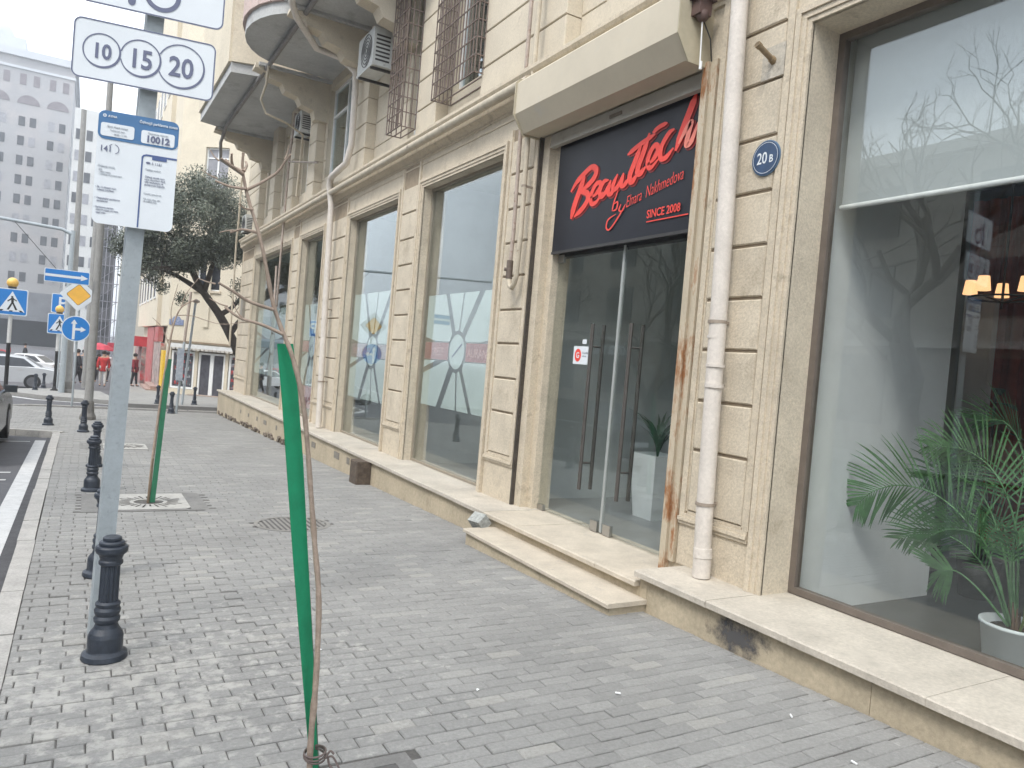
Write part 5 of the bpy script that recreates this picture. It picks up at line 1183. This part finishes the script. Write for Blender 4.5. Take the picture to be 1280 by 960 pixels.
# ---- people (far away)
def skin_mesh(name, pts, edges_, radii, m_, parent, root=0):
    me = bpy.data.meshes.new(name); me.from_pydata(pts, edges_, []); o = bpy.data.objects.new(name, me); COL.objects.link(o)
    sk = o.modifiers.new('s', 'SKIN'); su = o.modifiers.new('u', 'SUBSURF'); su.levels = 1; su.render_levels = 1
    for i, r_ in enumerate(radii): me.skin_vertices[0].data[i].radius = (r_, r_) if not isinstance(r_, tuple) else r_
    me.skin_vertices[0].data[root].use_root = True
    bpy.context.view_layer.update(); dg = bpy.context.evaluated_depsgraph_get(); nm = bpy.data.meshes.new_from_object(o.evaluated_get(dg))
    o.modifiers.clear(); o.data = nm; nm.materials.clear(); nm.materials.append(m_); o.parent = parent
    for p in nm.polygons: p.use_smooth = True
    return o
def person(label, loc, rz, coat, legs, stride=.18, h=1.0, carry=None):
    t = proto('person', label, 'person', 'people far up the street')
    P = [(0, 0, .95), (0, 0, 1.2), (0, 0, 1.42), (0, 0, 1.50), (0, 0, 1.60), (.01, 0, 1.70),
         (.09, .0, .92), (.10, -stride*.5, .50), (.10, -stride+.02, .09), (.10, -stride-.12, .03), (-.09, 0, .92), (-.10, stride*.35, .50), (-.10, stride, .09), (-.10, stride-.14, .03),
         (.19, 0, 1.40), (.24, .04, 1.14), (.25, -.06, .90), (.25, -.10, .80), (-.19, 0, 1.40), (-.24, -.04, 1.14), (-.25, -.10, .90), (-.25, -.14, .80)]
    E = [(0, 1), (1, 2), (2, 3), (3, 4), (4, 5), (0, 6), (6, 7), (7, 8), (8, 9), (0, 10), (10, 11), (11, 12), (12, 13), (2, 14), (14, 15), (15, 16), (16, 17), (2, 18), (18, 19), (19, 20), (20, 21)]
    Rr = [.13, .12, .11, .05, .085, .07, .085, .06, .04, .035, .085, .06, .04, .035, .055, .042, .033, .03, .055, .042, .033, .03]
    skin_mesh('body', P, E, Rr, SKIN, t)
    skin_mesh('coat', [P[0], P[1], P[2], P[14], P[15], P[16], P[18], P[19], P[20], (0, 0, .74)], [(0, 1), (1, 2), (2, 3), (3, 4), (4, 5), (2, 6), (6, 7), (7, 8), (0, 9)], [.19, .17, .15, .085, .07, .055, .085, .07, .055, .20], coat, t)
    skin_mesh('trousers', [P[0], P[6], P[7], P[8], P[10], P[11], P[12]], [(0, 1), (1, 2), (2, 3), (0, 4), (4, 5), (5, 6)], [.14, .10, .075, .055, .10, .075, .055], legs, t)
    m = MB(); m.sphere((0, .015, 1.68), .105, 14, 10, (1, 1.1, 1)); m.build('hair', HAIR, t)
    m = MB(); m.sphere((.10, -stride-.06, .035), .07, 10, 6, (.6, 1.5, .5)); m.sphere((-.10, stride-.08, .035), .07, 10, 6, (.6, 1.5, .5)); m.build('shoe', BLACK, t)
    t.location = (loc[0], loc[1], gz(loc[1])+.02 if loc[1] < 60 else gz(60)+.02); t.rotation_euler = (0, 0, rz); t.scale = (h, h, h)
RC = mat('red_coat', (.45, .03, .03), .8, .3, 9); BC = mat('black_coat', (.025, .025, .03), .8, .2, 9); GC = mat('grey_coat', (.13, .14, .16), .8, .2, 9); WC = mat('white_trousers', (.6, .58, .56), .8, .1, 9)
person('person in a red coat and white trousers walking towards the camera', (.77, 42.0), 0, RC, WC, .12, 1.0)
person('person in dark clothes walking away left of the red coat', (.30, 42.2), R(170), BC, BC, .22, 1.0)
person('person in grey beside the lamp post up the street', (-.1, 46), R(20), GC, BC, .1)
person('person in a black coat near the silver sedan', (-.35, 44.5), R(100), BC, BC, .2)
person('person in red at the shops beyond the crossing', (2.2, 50), R(200), RC, BC, .2)
person('person in dark clothes at the foot of the tower', (-4.2, 70), R(90), BC, BC, .2)
person('person in red at the foot of the tower', (-5.6, 74), R(90), RC, BC, .2)

# ================================================================= DARK TREE ON THE CORNER
tr = thing('evergreen_tree', 'leaning dark olive-grey evergreen tree behind the corner of the stone building', 'tree', (5.35, 27.2, gz(27)))
m = MB(); T0 = [(5.35, 27.2, -.8), (4.9, 27.15, .5), (4.45, 27.1, 1.5), (3.85, 27.0, 2.5), (3.3, 27.0, 3.2), (2.9, 27, 3.9), (2.7, 27, 4.9)]
tubes(m, T0, .19, .08, 12)
rnd = random.Random(11)
limbs = [[(3.85, 27, 2.5), (4.3, 26.9, 2.9), (4.9, 27, 3.9)], [(3.3, 27, 3.2), (2.4, 27.3, 3.7), (1.6, 27.2, 3.9)], [(3.3, 27, 3.2), (3.5, 26.6, 4.4), (3.6, 26.6, 5.8)], [(2.9, 27, 3.9), (2.2, 26.7, 4.8), (1.6, 26.8, 5.6)], [(3.0, 27, 3.7), (2.6, 27.8, 4.8), (2.5, 28, 6.0)], [(2.9, 27, 3.9), (1.9, 26.4, 3.8), (1.1, 26.5, 3.6)], [(4.3, 26.95, 2.0), (4.5, 26.6, 2.5), (4.6, 26.5, 3.0)]]
for l_ in limbs: tubes(m, l_, .10, .03, 8)
for i in range(60):
    l_ = rnd.choice(limbs); p = Vector(l_[rnd.choice([1, 2])]); d = Vector((rnd.gauss(0, 1), rnd.gauss(0, 1), rnd.gauss(.1, .8))).normalized()*rnd.uniform(.5, 1.1)
    tubes(m, [p, p+d*.5+Vector((0, 0, .08)), p+d], .02, .006, 5, 3)
m.build('trunk', BARK, tr)
clumps = []
for i in range(150):
    a = rnd.uniform(0, 6.28); u = rnd.uniform(-1, 1); r_ = rnd.uniform(.35, 1)**.5
    x = 2.75+2.15*r_*math.cos(a)*math.sqrt(1-u*u); y = 27+1.9*r_*math.sin(a)*math.sqrt(1-u*u); z = 5.2+1.95*r_*u
    if z < 3.9+.35*(x-2.3): z += .6
    if z < 3.4: continue
    clumps.append((x, y, z, rnd.uniform(.25, .60)))
clumps += [(1.0, 26.6, 3.6, .35), (1.3, 26.7, 4.0, .4), (1.7, 27, 3.5, .3), (4.6, 26.5, 3.0, .3), (4.4, 27, 3.5, .35), (2.0, 26.7, 3.2, .25), (4.8, 27, 4.6, .4), (.7, 26.7, 4.3, .3), (2.6, 26.6, 2.9, .25)]
LV = [MB(), MB()]
for (cx_, cy_, cz_, cr) in clumps:
    lv = LV[0 if rnd.random() < .66 else 1]
    for j in range(int(380*cr/.4)):
        d = Vector((rnd.gauss(0, 1), rnd.gauss(0, 1), rnd.gauss(0, 1))).normalized()*cr*rnd.uniform(.3, 1.1)
        lv = LV[0 if rnd.random() < .72 else 1]; p = Vector((cx_, cy_, cz_))+d; u = Vector((rnd.gauss(0, 1), rnd.gauss(0, 1), rnd.gauss(0, 1))).normalized(); v = u.orthogonal().normalized(); s_ = rnd.uniform(.032, .062)
        lv.add([p-u*s_, p+v*s_*.4, p+u*s_, p-v*s_*.4], [(0, 1, 2, 3)])
LV[0].build('crown', LEAF, tr, recalc=False); LV[1].build('crown', mat('oleaster_leaf_highlight', (.20, .22, .175), .7, .35, 1.6), tr, recalc=False)  # paler leaves put the crown's speckled highlights into the leaf colour

# ================================================================= YELLOW CORNER HOUSE ACROSS THE SIDE STREET
yh = thing('yellow_house', 'pale yellow corner house with a white framed shop across the side street', 'building', (3.2, 38, -1))
P0 = Vector((3.2, 38.0)); dU = Vector((.80, -.60)); dN = Vector((-.60, -.80))   # along front, outwards
def Hf(u, v, z): p = P0+dU*u+dN*v; return (p.x, p.y, z)      # front: u right, v out
def hb(m, u0, u1, v0, v1, z0, z1):
    vs = [Hf(u, v, z) for u in (u0, u1) for v in (v0, v1) for z in (z0, z1)]
    m.add(vs, [(0, 1, 3, 2), (4, 6, 7, 5), (0, 4, 5, 1), (2, 3, 7, 6), (0, 2, 6, 4), (1, 5, 7, 3)])
gb = -1.05
m = MB(); hb(m, 0, .25, -.4, 0, gb, 2.0); hb(m, 1.45, 1.6, -.4, 0, gb, 1.35); hb(m, 2.95, 3.1, -.4, 0, gb, 1.35); hb(m, 4.3, 12, -.4, 0, gb, 1.35); hb(m, .25, 1.45, -.4, 0, gb, gb+.3); hb(m, 3.1, 4.3, -.4, 0, gb, gb+.3)
hb(m, .25, 12, -.4, 0, 1.35, 2.0); m.build('wall', CREAM, yh)
m = MB(); wz = [(2.4, 4.0), (7.6, 9.6), (11.2, 13.2)]
hb(m, 0, 12, -8, -.45, gb, 22)
hb(m, 0, 12, -.44, 0, 2.0, 2.5)
zz = 2.5
cols_ = [(1.6, 2.9), (5.4, 6.7)]
def wall_rows(m, u0, u1, z0, z1, holes_):
    us = sorted({u0, u1}|{h for hh in holes_ for h in hh[:2]}); 
    for a, b in zip(us[:-1], us[1:]):
        hs = sorted([(h[2], h[3]) for h in holes_ if h[0] <= a and h[1] >= b]); z = z0
        for c, d in hs: hb(m, a, b, -.44, 0, z, c); z = d
        hb(m, a, b, -.44, 0, z, z1)
upw = [(u, u+1.15, z, z+1.9) for u in (1.25, 3.9, 6.8, 9.4) for z in (3.9, 8.6, 12.6, 16.4)]
wall_rows(m, 0, 12, 2.5, 22, upw); m.build('wall', CREAM, yh)
for (a, b, c, d) in upw:
    if a > 7: continue
    m = MB(); hb(m, a, b, -.2, -.14, c, c+.07); hb(m, a, b, -.2, -.14, d-.07, d); hb(m, a, a+.07, -.2, -.14, c+.07, d-.07); hb(m, b-.07, b, -.2, -.14, c+.07, d-.07); hb(m, (a+b)/2-.035, (a+b)/2+.035, -.2, -.14, c+.07, d-.07); hb(m, a+.07, (a+b)/2-.035, -.2, -.14, d-.5, d-.44); hb(m, (a+b)/2+.035, b-.07, -.2, -.14, d-.5, d-.44)
    f = m.build('window', WHITEM, yh); sub(f, yh)
    m = MB(); hb(m, a+.03, b-.03, -.18, -.17, c+.03, d-.03); m.build('pane', WINL if c > 7 else WIN, f)
    m = MB(); hb(m, a-.1, b+.1, 0, .08, c-.1, c-.001); m.build('sill', STONE_D, f)
# cornice strip, awning with scalloped edge, pilaster panel
m = MB(); hb(m, .1, 8, .0, .10, 1.42, 1.50); m.build('cornice', mat('brown_strip', (.2, .15, .1), .8, .2, 5), yh)
m = MB(); hb(m, 1.75, 2.0, .002, .08, 2.2, 5.6); m.build('pilaster', CREAM, yh)
m = MB(); hb(m, .27, 4.6, .0, .34, 1.18, 1.36); m.build('awning', mat('awning_white', (.62, .62, .6), .8, .12, 5), yh)
m = MB()
for k in range(21): 
    u = .3+k*.2
    m.add([Hf(u, .345, 1.18), Hf(u+.17, .345, 1.18), Hf(u+.15, .345, 1.09), Hf(u+.02, .345, 1.09)], [(0, 1, 2, 3)])
m.build('scallop', mat('scallop', (.5, .47, .42), .8, .3, 9), yh)
def shopwin(u0, u1, dr_=False):
    m = MB(); z0 = gb+.02 if dr_ else gb+.32; z1 = 1.02; w_ = .09
    hb(m, u0, u0+w_, -.16, -.06, z0, z1); hb(m, u1-w_, u1, -.16, -.06, z0, z1); hb(m, u0+w_, u1-w_, -.16, -.06, z1-w_, z1); hb(m, u0+w_, u1-w_, -.16, -.06, z0, z0+w_)
    if dr_: mid = (u0+u1)/2; hb(m, mid-.09, mid+.09, -.16, -.06, z0+w_, z1-w_)
    f = m.build('door' if dr_ else 'window', WHITEM, yh); sub(f, yh)
    m = MB(); hb(m, u0+.03, u1-.03, -.12, -.11, z0+.03, z1-.03); m.build('pane', mat('shop_pane', (.05, .05, .06), .2, .6, 3, col2=(.13, .13, .15)), f)
    return f
f1 = shopwin(.27, 1.43); shopwin(1.62, 2.93, True); f2 = shopwin(3.12, 4.28)
for f, u0, u1 in ((f1, .36, 1.35), (f2, 3.2, 4.2)):
    for c_, nm in ((mat('goods_pale', (.45, .45, .48), .8, .3, 9), 'goods'), (mat('goods_red', (.4, .06, .06), .8, .3, 9), 'goods'), (mat('goods_dark', (.09, .12, .12), .8, .3, 9), 'goods')):
        m = MB()
        for k in range(44):
            u = random.uniform(u0, u1-.12); z = gb+.5+.34*random.randrange(0, 5); s_ = random.uniform(.04, .11); hb(m, u, u+s_, -.108, -.10, z, z+s_*random.uniform(.6, 2))
        m.build(nm, c_, f)
m = MB(); hb(m, 1.5, 3.05, 0, .5, gb-.1, gb+.12); m.build('step', mat('pink_step', (.35, .27, .22), .9, .2, 5), yh)
ph = bpy.data.objects['street_name_plate']; ORG[ph.name] = tuple(ph.location)
m = MB(); hb(m, .08, .78, .01, .04, 2.20, 2.46); vs = [Hf(.2, .01, 2.46), Hf(.66, .01, 2.46), Hf(.55, .01, 2.6), Hf(.31, .01, 2.6)]; m.add(vs+[tuple(Vector(v)+Vector((*dN, 0))*.03) for v in vs], [(0, 1, 2, 3), (7, 6, 5, 4), (0, 4, 5, 1), (1, 5, 6, 2), (2, 6, 7, 3)])
m.build('plate', mat('name_plate', (.06, .10, .25), .5, .3, 14, col2=(.35, .38, .45)), ph)
# side along the main street: x from P0, going away
m = MB(); m.box(3.0, 12, 42.2, 58, 2.15, 22); m.box(3.2, 12, 38.0, 42.2, 2.15, 22); m.box(3.4, 12, 38.1, 58, gb-.6, 2.15); m.build('wall', CREAM, yh)
for y in (43.5, 46, 48.5, 51, 53.5, 56):
    for z in (3.6, 7.2, 10.8, 14.4):
        m = MB(); m.box(2.95, 3.0, y, y+1.2, z, z+1.8); f = m.build('window', WHITEM, yh); sub(f, yh); m = MB(); m.box(2.94, 2.951, y+.1, y+.55, z+.1, z+1.7); m.box(2.94, 2.951, y+.65, y+1.1, z+.1, z+1.7); m.build('pane', WIN, f)
# souvenir shop front along the street side
sv_ = thing('souvenir_stall', 'colourful red and patterned shop display under the overhang of the yellow house', 'shop display', (3.1, 42, -1.2))
m = MB(); m.box(3.15, 3.38, 38.7, 39.9, -.9, .95); m.build('panel', mat('stall_yellow', (.72, .46, .03), .7, .15, 6), sv_)
m = MB(); m.box(3.10, 3.35, 44.6, 49.5, -1.2, 2.1); m.box(3.05, 3.3, 41.2, 43.4, 1.35, 2.1); m.build('panel', mat('stall_red', (.30, .05, .05), .7, .3, 2.5, col2=(.5, .22, .2), stain=((.5, .03, .04), 2., .5)), sv_)
m = MB(); m.box(3.12, 3.36, 40.1, 44.4, -1.0, 1.3); m.build('display', mat('stall_mixed', (.07, .06, .055), .8, .4, 2.4, col2=(.62, .5, .45), stain=((.45, .06, .07), 2.2, .56)), sv_)
m = MB(); m.box(2.6, 3.36, 40.1, 44.4, gb-.2, gb+.05); m.box(2.8, 3.36, 40.3, 44.2, gb+.05, gb+.18); m.build('step', mat('pink_step2', (.36, .25, .21), .9, .2, 5), sv_)

sv2 = thing('souvenir_stall', 'red awning and hanging goods at the shops farther up the street', 'shop display', (2.5, 52, -1.3))
m = MB(); m.box(2.0, 3.35, 50.2, 53.5, .9, 1.5); m.build('awning', mat('awning_red', (.5, .04, .05), .7, .3, 2), sv2)
m = MB(); m.box(2.9, 3.36, 50.2, 57.5, gb-.5, .9); m.build('display', mat('stall_mixed2', (.10, .05, .05), .8, .4, 2.0, col2=(.5, .42, .38), stain=((.5, .05, .06), 1.6, .52)), sv2)
m = MB(); m.box(1.2, 1.9, 56, 57, .35, .9); m.lathe([(.9, 0), (.6, .25), (.05, .42)], (.7, 54.5, .45), 10, False); m.build('parasol', mat('parasol_red', (.5, .05, .08), .7, .2, 2), sv2)
m = MB(); m.tube([(.7, 54.5, -1.5), (.7, 54.5, .85)], .03, 6); m.build('pole', DARKM, sv2)
person('person in white beside the red parasol up the street', (1.1, 49.5), R(150), mat('white_top', (.6, .6, .6), .8, .1, 9), BC, .15)
person('person in a dark red coat by the souvenir display', (2.3, 44.5), R(60), mat('maroon_coat', (.22, .02, .03), .8, .2, 9), BC, .1)
person('short person in grey seen between the lamp post and the sign post', (.62, 47.5), R(10), GC, BC, .12, .9)
# ================================================================= FAR BUILDINGS
def far_block(name, label, x0, x1, y0, y1, z1, m_, rows, cols, ww, wh_, side=True, z0=1.5, pair=0, zt=None, roof=None, fl=3.1):
    t = thing(name, label, 'building', ((x0+x1)/2, y0, gz(60))); m = MB(); m.box(x0, x1, y0, y1, -3, z1); m.build('wall', m_, t)
    zt = zt or z1-3
    rest = MB()
    for r_ in range(rows):
        z = zt-r_*fl
        for c_ in range(cols):
            x = x0+(x1-x0)*(c_+.5)/cols
            for dx in ((-pair, pair) if pair else (0,)):
                q = (x+dx-ww/2, x+dx+ww/2, y0-.06, y0+.02, z-wh_, z)
                if x > -18: mw = MB(); mw.box(*q); mw.build('window', random.choice([WIN, WIN, WIN, WINL]), t)
                else: rest.box(*q)
        if side:
            for c_ in range(int((y1-y0)/3.2)):
                y = y0+1.5+c_*3.2; rest.box(x1-.02, x1+.06, y, y+1.3, z-wh_, z)
    if rest.v: rest.build('window', WIN, t)['kind'] = 'stuff'
    if roof: m = MB(); m.box(x0-.5, x1+.5, y0-.5, y1+.3, z1, z1+roof); m.box(x0-.2, x1+.2, y0-.2, y1, z1-1.9, z1-1.5); m.build('cornice', TWRL, t)
    return t
tw_ = far_block('tower_block', 'tall hazy grey tower block with paired windows at the end of the street', -34, -4.6, 150, 190, 45.8, TWR, 11, 7, .92, 1.55, True, zt=36.2, pair=.78, roof=1.2, fl=3.22)
for c_ in range(3, 7):
    x = -34+29.4*(c_+.5)/7
    for dx in (-.95, .95): m = MB(); m.box(x+dx-.45, x+dx+.45, 149.93, 150.02, 41.4, 43.2); m.build('window', mat('arch_pane', (.16, .14, .15), .5, .2, 1), tw_)
    m = MB()
    m.prism([(x+1.6*math.cos(a), 38.3+1.5*math.sin(a)) for a in [math.pi*i/12 for i in range(13)]], lambda a, b: (a, 149.93, b), (0, .1, 0))
    m.build('arched_window', mat('arch_pane', (.16, .14, .15), .5, .2, 1), tw_)
m = MB(); m.box(-30, -12, 152, 180, 47, 49.5); m.lathe([(4, 0), (4, 3), (3, 5), (.5, 6.5)], (-17.5, 156, 47), 16); m.build('roof', TWRL, tw_)
m = MB(); m.box(-34.5, -4, 149, 150, -3, 2.4); m.build('shopfront', mat('tower_ground_glass', (.012, .016, .022), .9, .5, .5, spec=.1), tw_)
m = MB(); m.box(-34.8, -3.8, 147.8, 150.4, 2.4, 3.1); m.box(-34.5, -4.2, 149.7, 149.98, 3.1, 7.2); m.build('canopy', mat('tower_band', (.17, .18, .2), .8, .2, .4), tw_)
far_block('apartment_building', 'pale slim building standing between the tower and the lamp post', -3.6, .5, 128, 150, 34, mat('far_white', (.55, .55, .53), .9, .1, .3), 9, 3, .8, 1.5, False, zt=31)
sc = far_block('scaffolded_building', 'dark building wrapped in scaffolding beyond the yellow house', .6, 2.2, 95, 110, 14, mat('far_dark', (.13, .13, .14), .9, .3, .5), 4, 1, .8, 1.5, False, zt=12)
m = MB()
for k in range(6): m.tube([(.4+k*.42, 94.6, -2.5), (.4+k*.42, 94.6, 15)], .05, 5)
for k in range(8): m.tube([(.3, 94.6, -1+2*k), (2.8, 94.6, -1+2*k)], .05, 5); m.tube([(.4, 94.6, -1+2*k), (2.6, 94.6, 1+2*k)], .035, 5)
m.build('scaffold_tube', mat('scaffold', (.22, .22, .25), .7, .2, 1), sc)
far_block('apartment_building', 'white rendered building with plain walls behind the near sign post', 2.6, 9, 62, 92, 15, mat('far_cream', (.60, .57, .50), .9, .1, .3), 4, 1, .9, 1.7, False, zt=13)
m = bpy.data.objects['scaffolded_building']
# ================================================================= ACROSS THE ROAD (mirrored in the glass)
op = thing('opposite_building', 'long grey-beige building across the road, mirrored in the shop windows', 'building', (-17, 5, 0))
m = MB(); m.box(-24, -17, -30, 42, -1.5, 10.5); m.build('wall', mat('opp_stone', (.27, .25, .22), .9, .15, 1), op)
for y in range(-28, 40, 5):
    for z in (.6, 4.6, 7.6):
        m = MB(); m.box(-17.02, -16.9, y, y+2.2, z, z+(2.6 if z < 1 else 1.9)); m.build('window', WIN, op)
m = MB(); m.box(-17.2, -16.7, -30, 42, 3.5, 3.75); m.box(-17.3, -16.6, -30, 42, 10.3, 10.7); m.build('cornice', mat('opp_cornice', (.42, .4, .37), .9, .1, 1), op)
ps = thing('shop_sign', 'pizza shop name in pale letters across the road, seen only as a reflection', 'shop sign', (-16.8, 34, 3))
text('pizza mizza', 1.05, SIGNW, (-16.85, 31.5, 2.75), Euler((R(90), 0, R(90))), ps, off=.02, ext=.03)
sheet('far_side_pavement', [(-17, -40), (-11, -40), (-11, 42), (-17, 42)], mat('far_side_paving', (.26, .255, .24), .9, .1, 2), RD+.1)
def bare_tree(x, y, h, seed, label):
    t = thing('bare_tree', label, 'tree', (x, y, gz(y)), 'bare trees across the road'); rn = random.Random(seed); m = MB(); mt = MB()
    def grow(p, d, l_, r_, dep):
        q = p+d*l_
        if dep > 1 and (q.x > -1.6 or q.x > -.22*q.y-1.2): return
        mid = p+d*l_*.5+Vector((rn.gauss(0, 1), rn.gauss(0, 1), rn.gauss(0, 1)))*l_*.06
        (mt if dep < 2 else m).tube([p, mid, q], [r_, r_*.85, r_*.7], 7 if dep < 3 else 4, dep == 0)
        if dep >= 7 or r_ < .0035: return
        for k in range(rn.choice([2, 3, 3]) if dep else 4):
            nd = (d+Vector((rn.gauss(0, .55), rn.gauss(0, .55), rn.gauss(.12, .3)))).normalized(); grow(q if k < 2 else mid, nd, l_*rn.uniform(.62, .85), r_*rn.uniform(.5, .68), dep+1)
    grow(Vector((x, y, gz(y)-.1)), Vector((rn.gauss(0, .06), rn.gauss(0, .06), 1)).normalized(), h*.28, h*.018, 0)
    mt.build('trunk', BARK, t); m.build('crown', BARK, t, recalc=False)
for i, (x, y, h, lb) in enumerate([(-4.6, -.8, 9, 'spreading bare tree nearest the camera on the far kerb, behind it to the left'), (-5.0, 8.6, 11, 'bare tree opposite the big shop window'), (-7.0, 17.5, 10, 'bare tree opposite the glass door'), (-7.5, 27, 9.5, 'farthest bare tree opposite the clock windows'), (-7.5, 5.2, 11, 'tall bare tree beyond the far kerb, left of the camera')]):
    bare_tree(x, y, h, 20+i, lb)

# ================================================================= HAZE
m = MB(); m.box(-70, 70, -60, 205, -7, 62); hz = m.build('haze', None) if False else None
hm = bpy.data.materials.new('haze'); hm.use_nodes = True; n = hm.node_tree.nodes; n.clear(); o = n.new('ShaderNodeOutputMaterial'); pv = n.new('ShaderNodeVolumePrincipled'); pv.inputs['Color'].default_value = (.93, .96, 1, 1); pv.inputs['Density'].default_value = .0018; pv.inputs['Anisotropy'].default_value = .2
hm.node_tree.links.new(pv.outputs[0], o.inputs['Volume'])
m = MB(); m.box(-410, 410, -65, 905, -7, 56); hz = m.build('haze', hm); hz['kind'] = 'stuff'
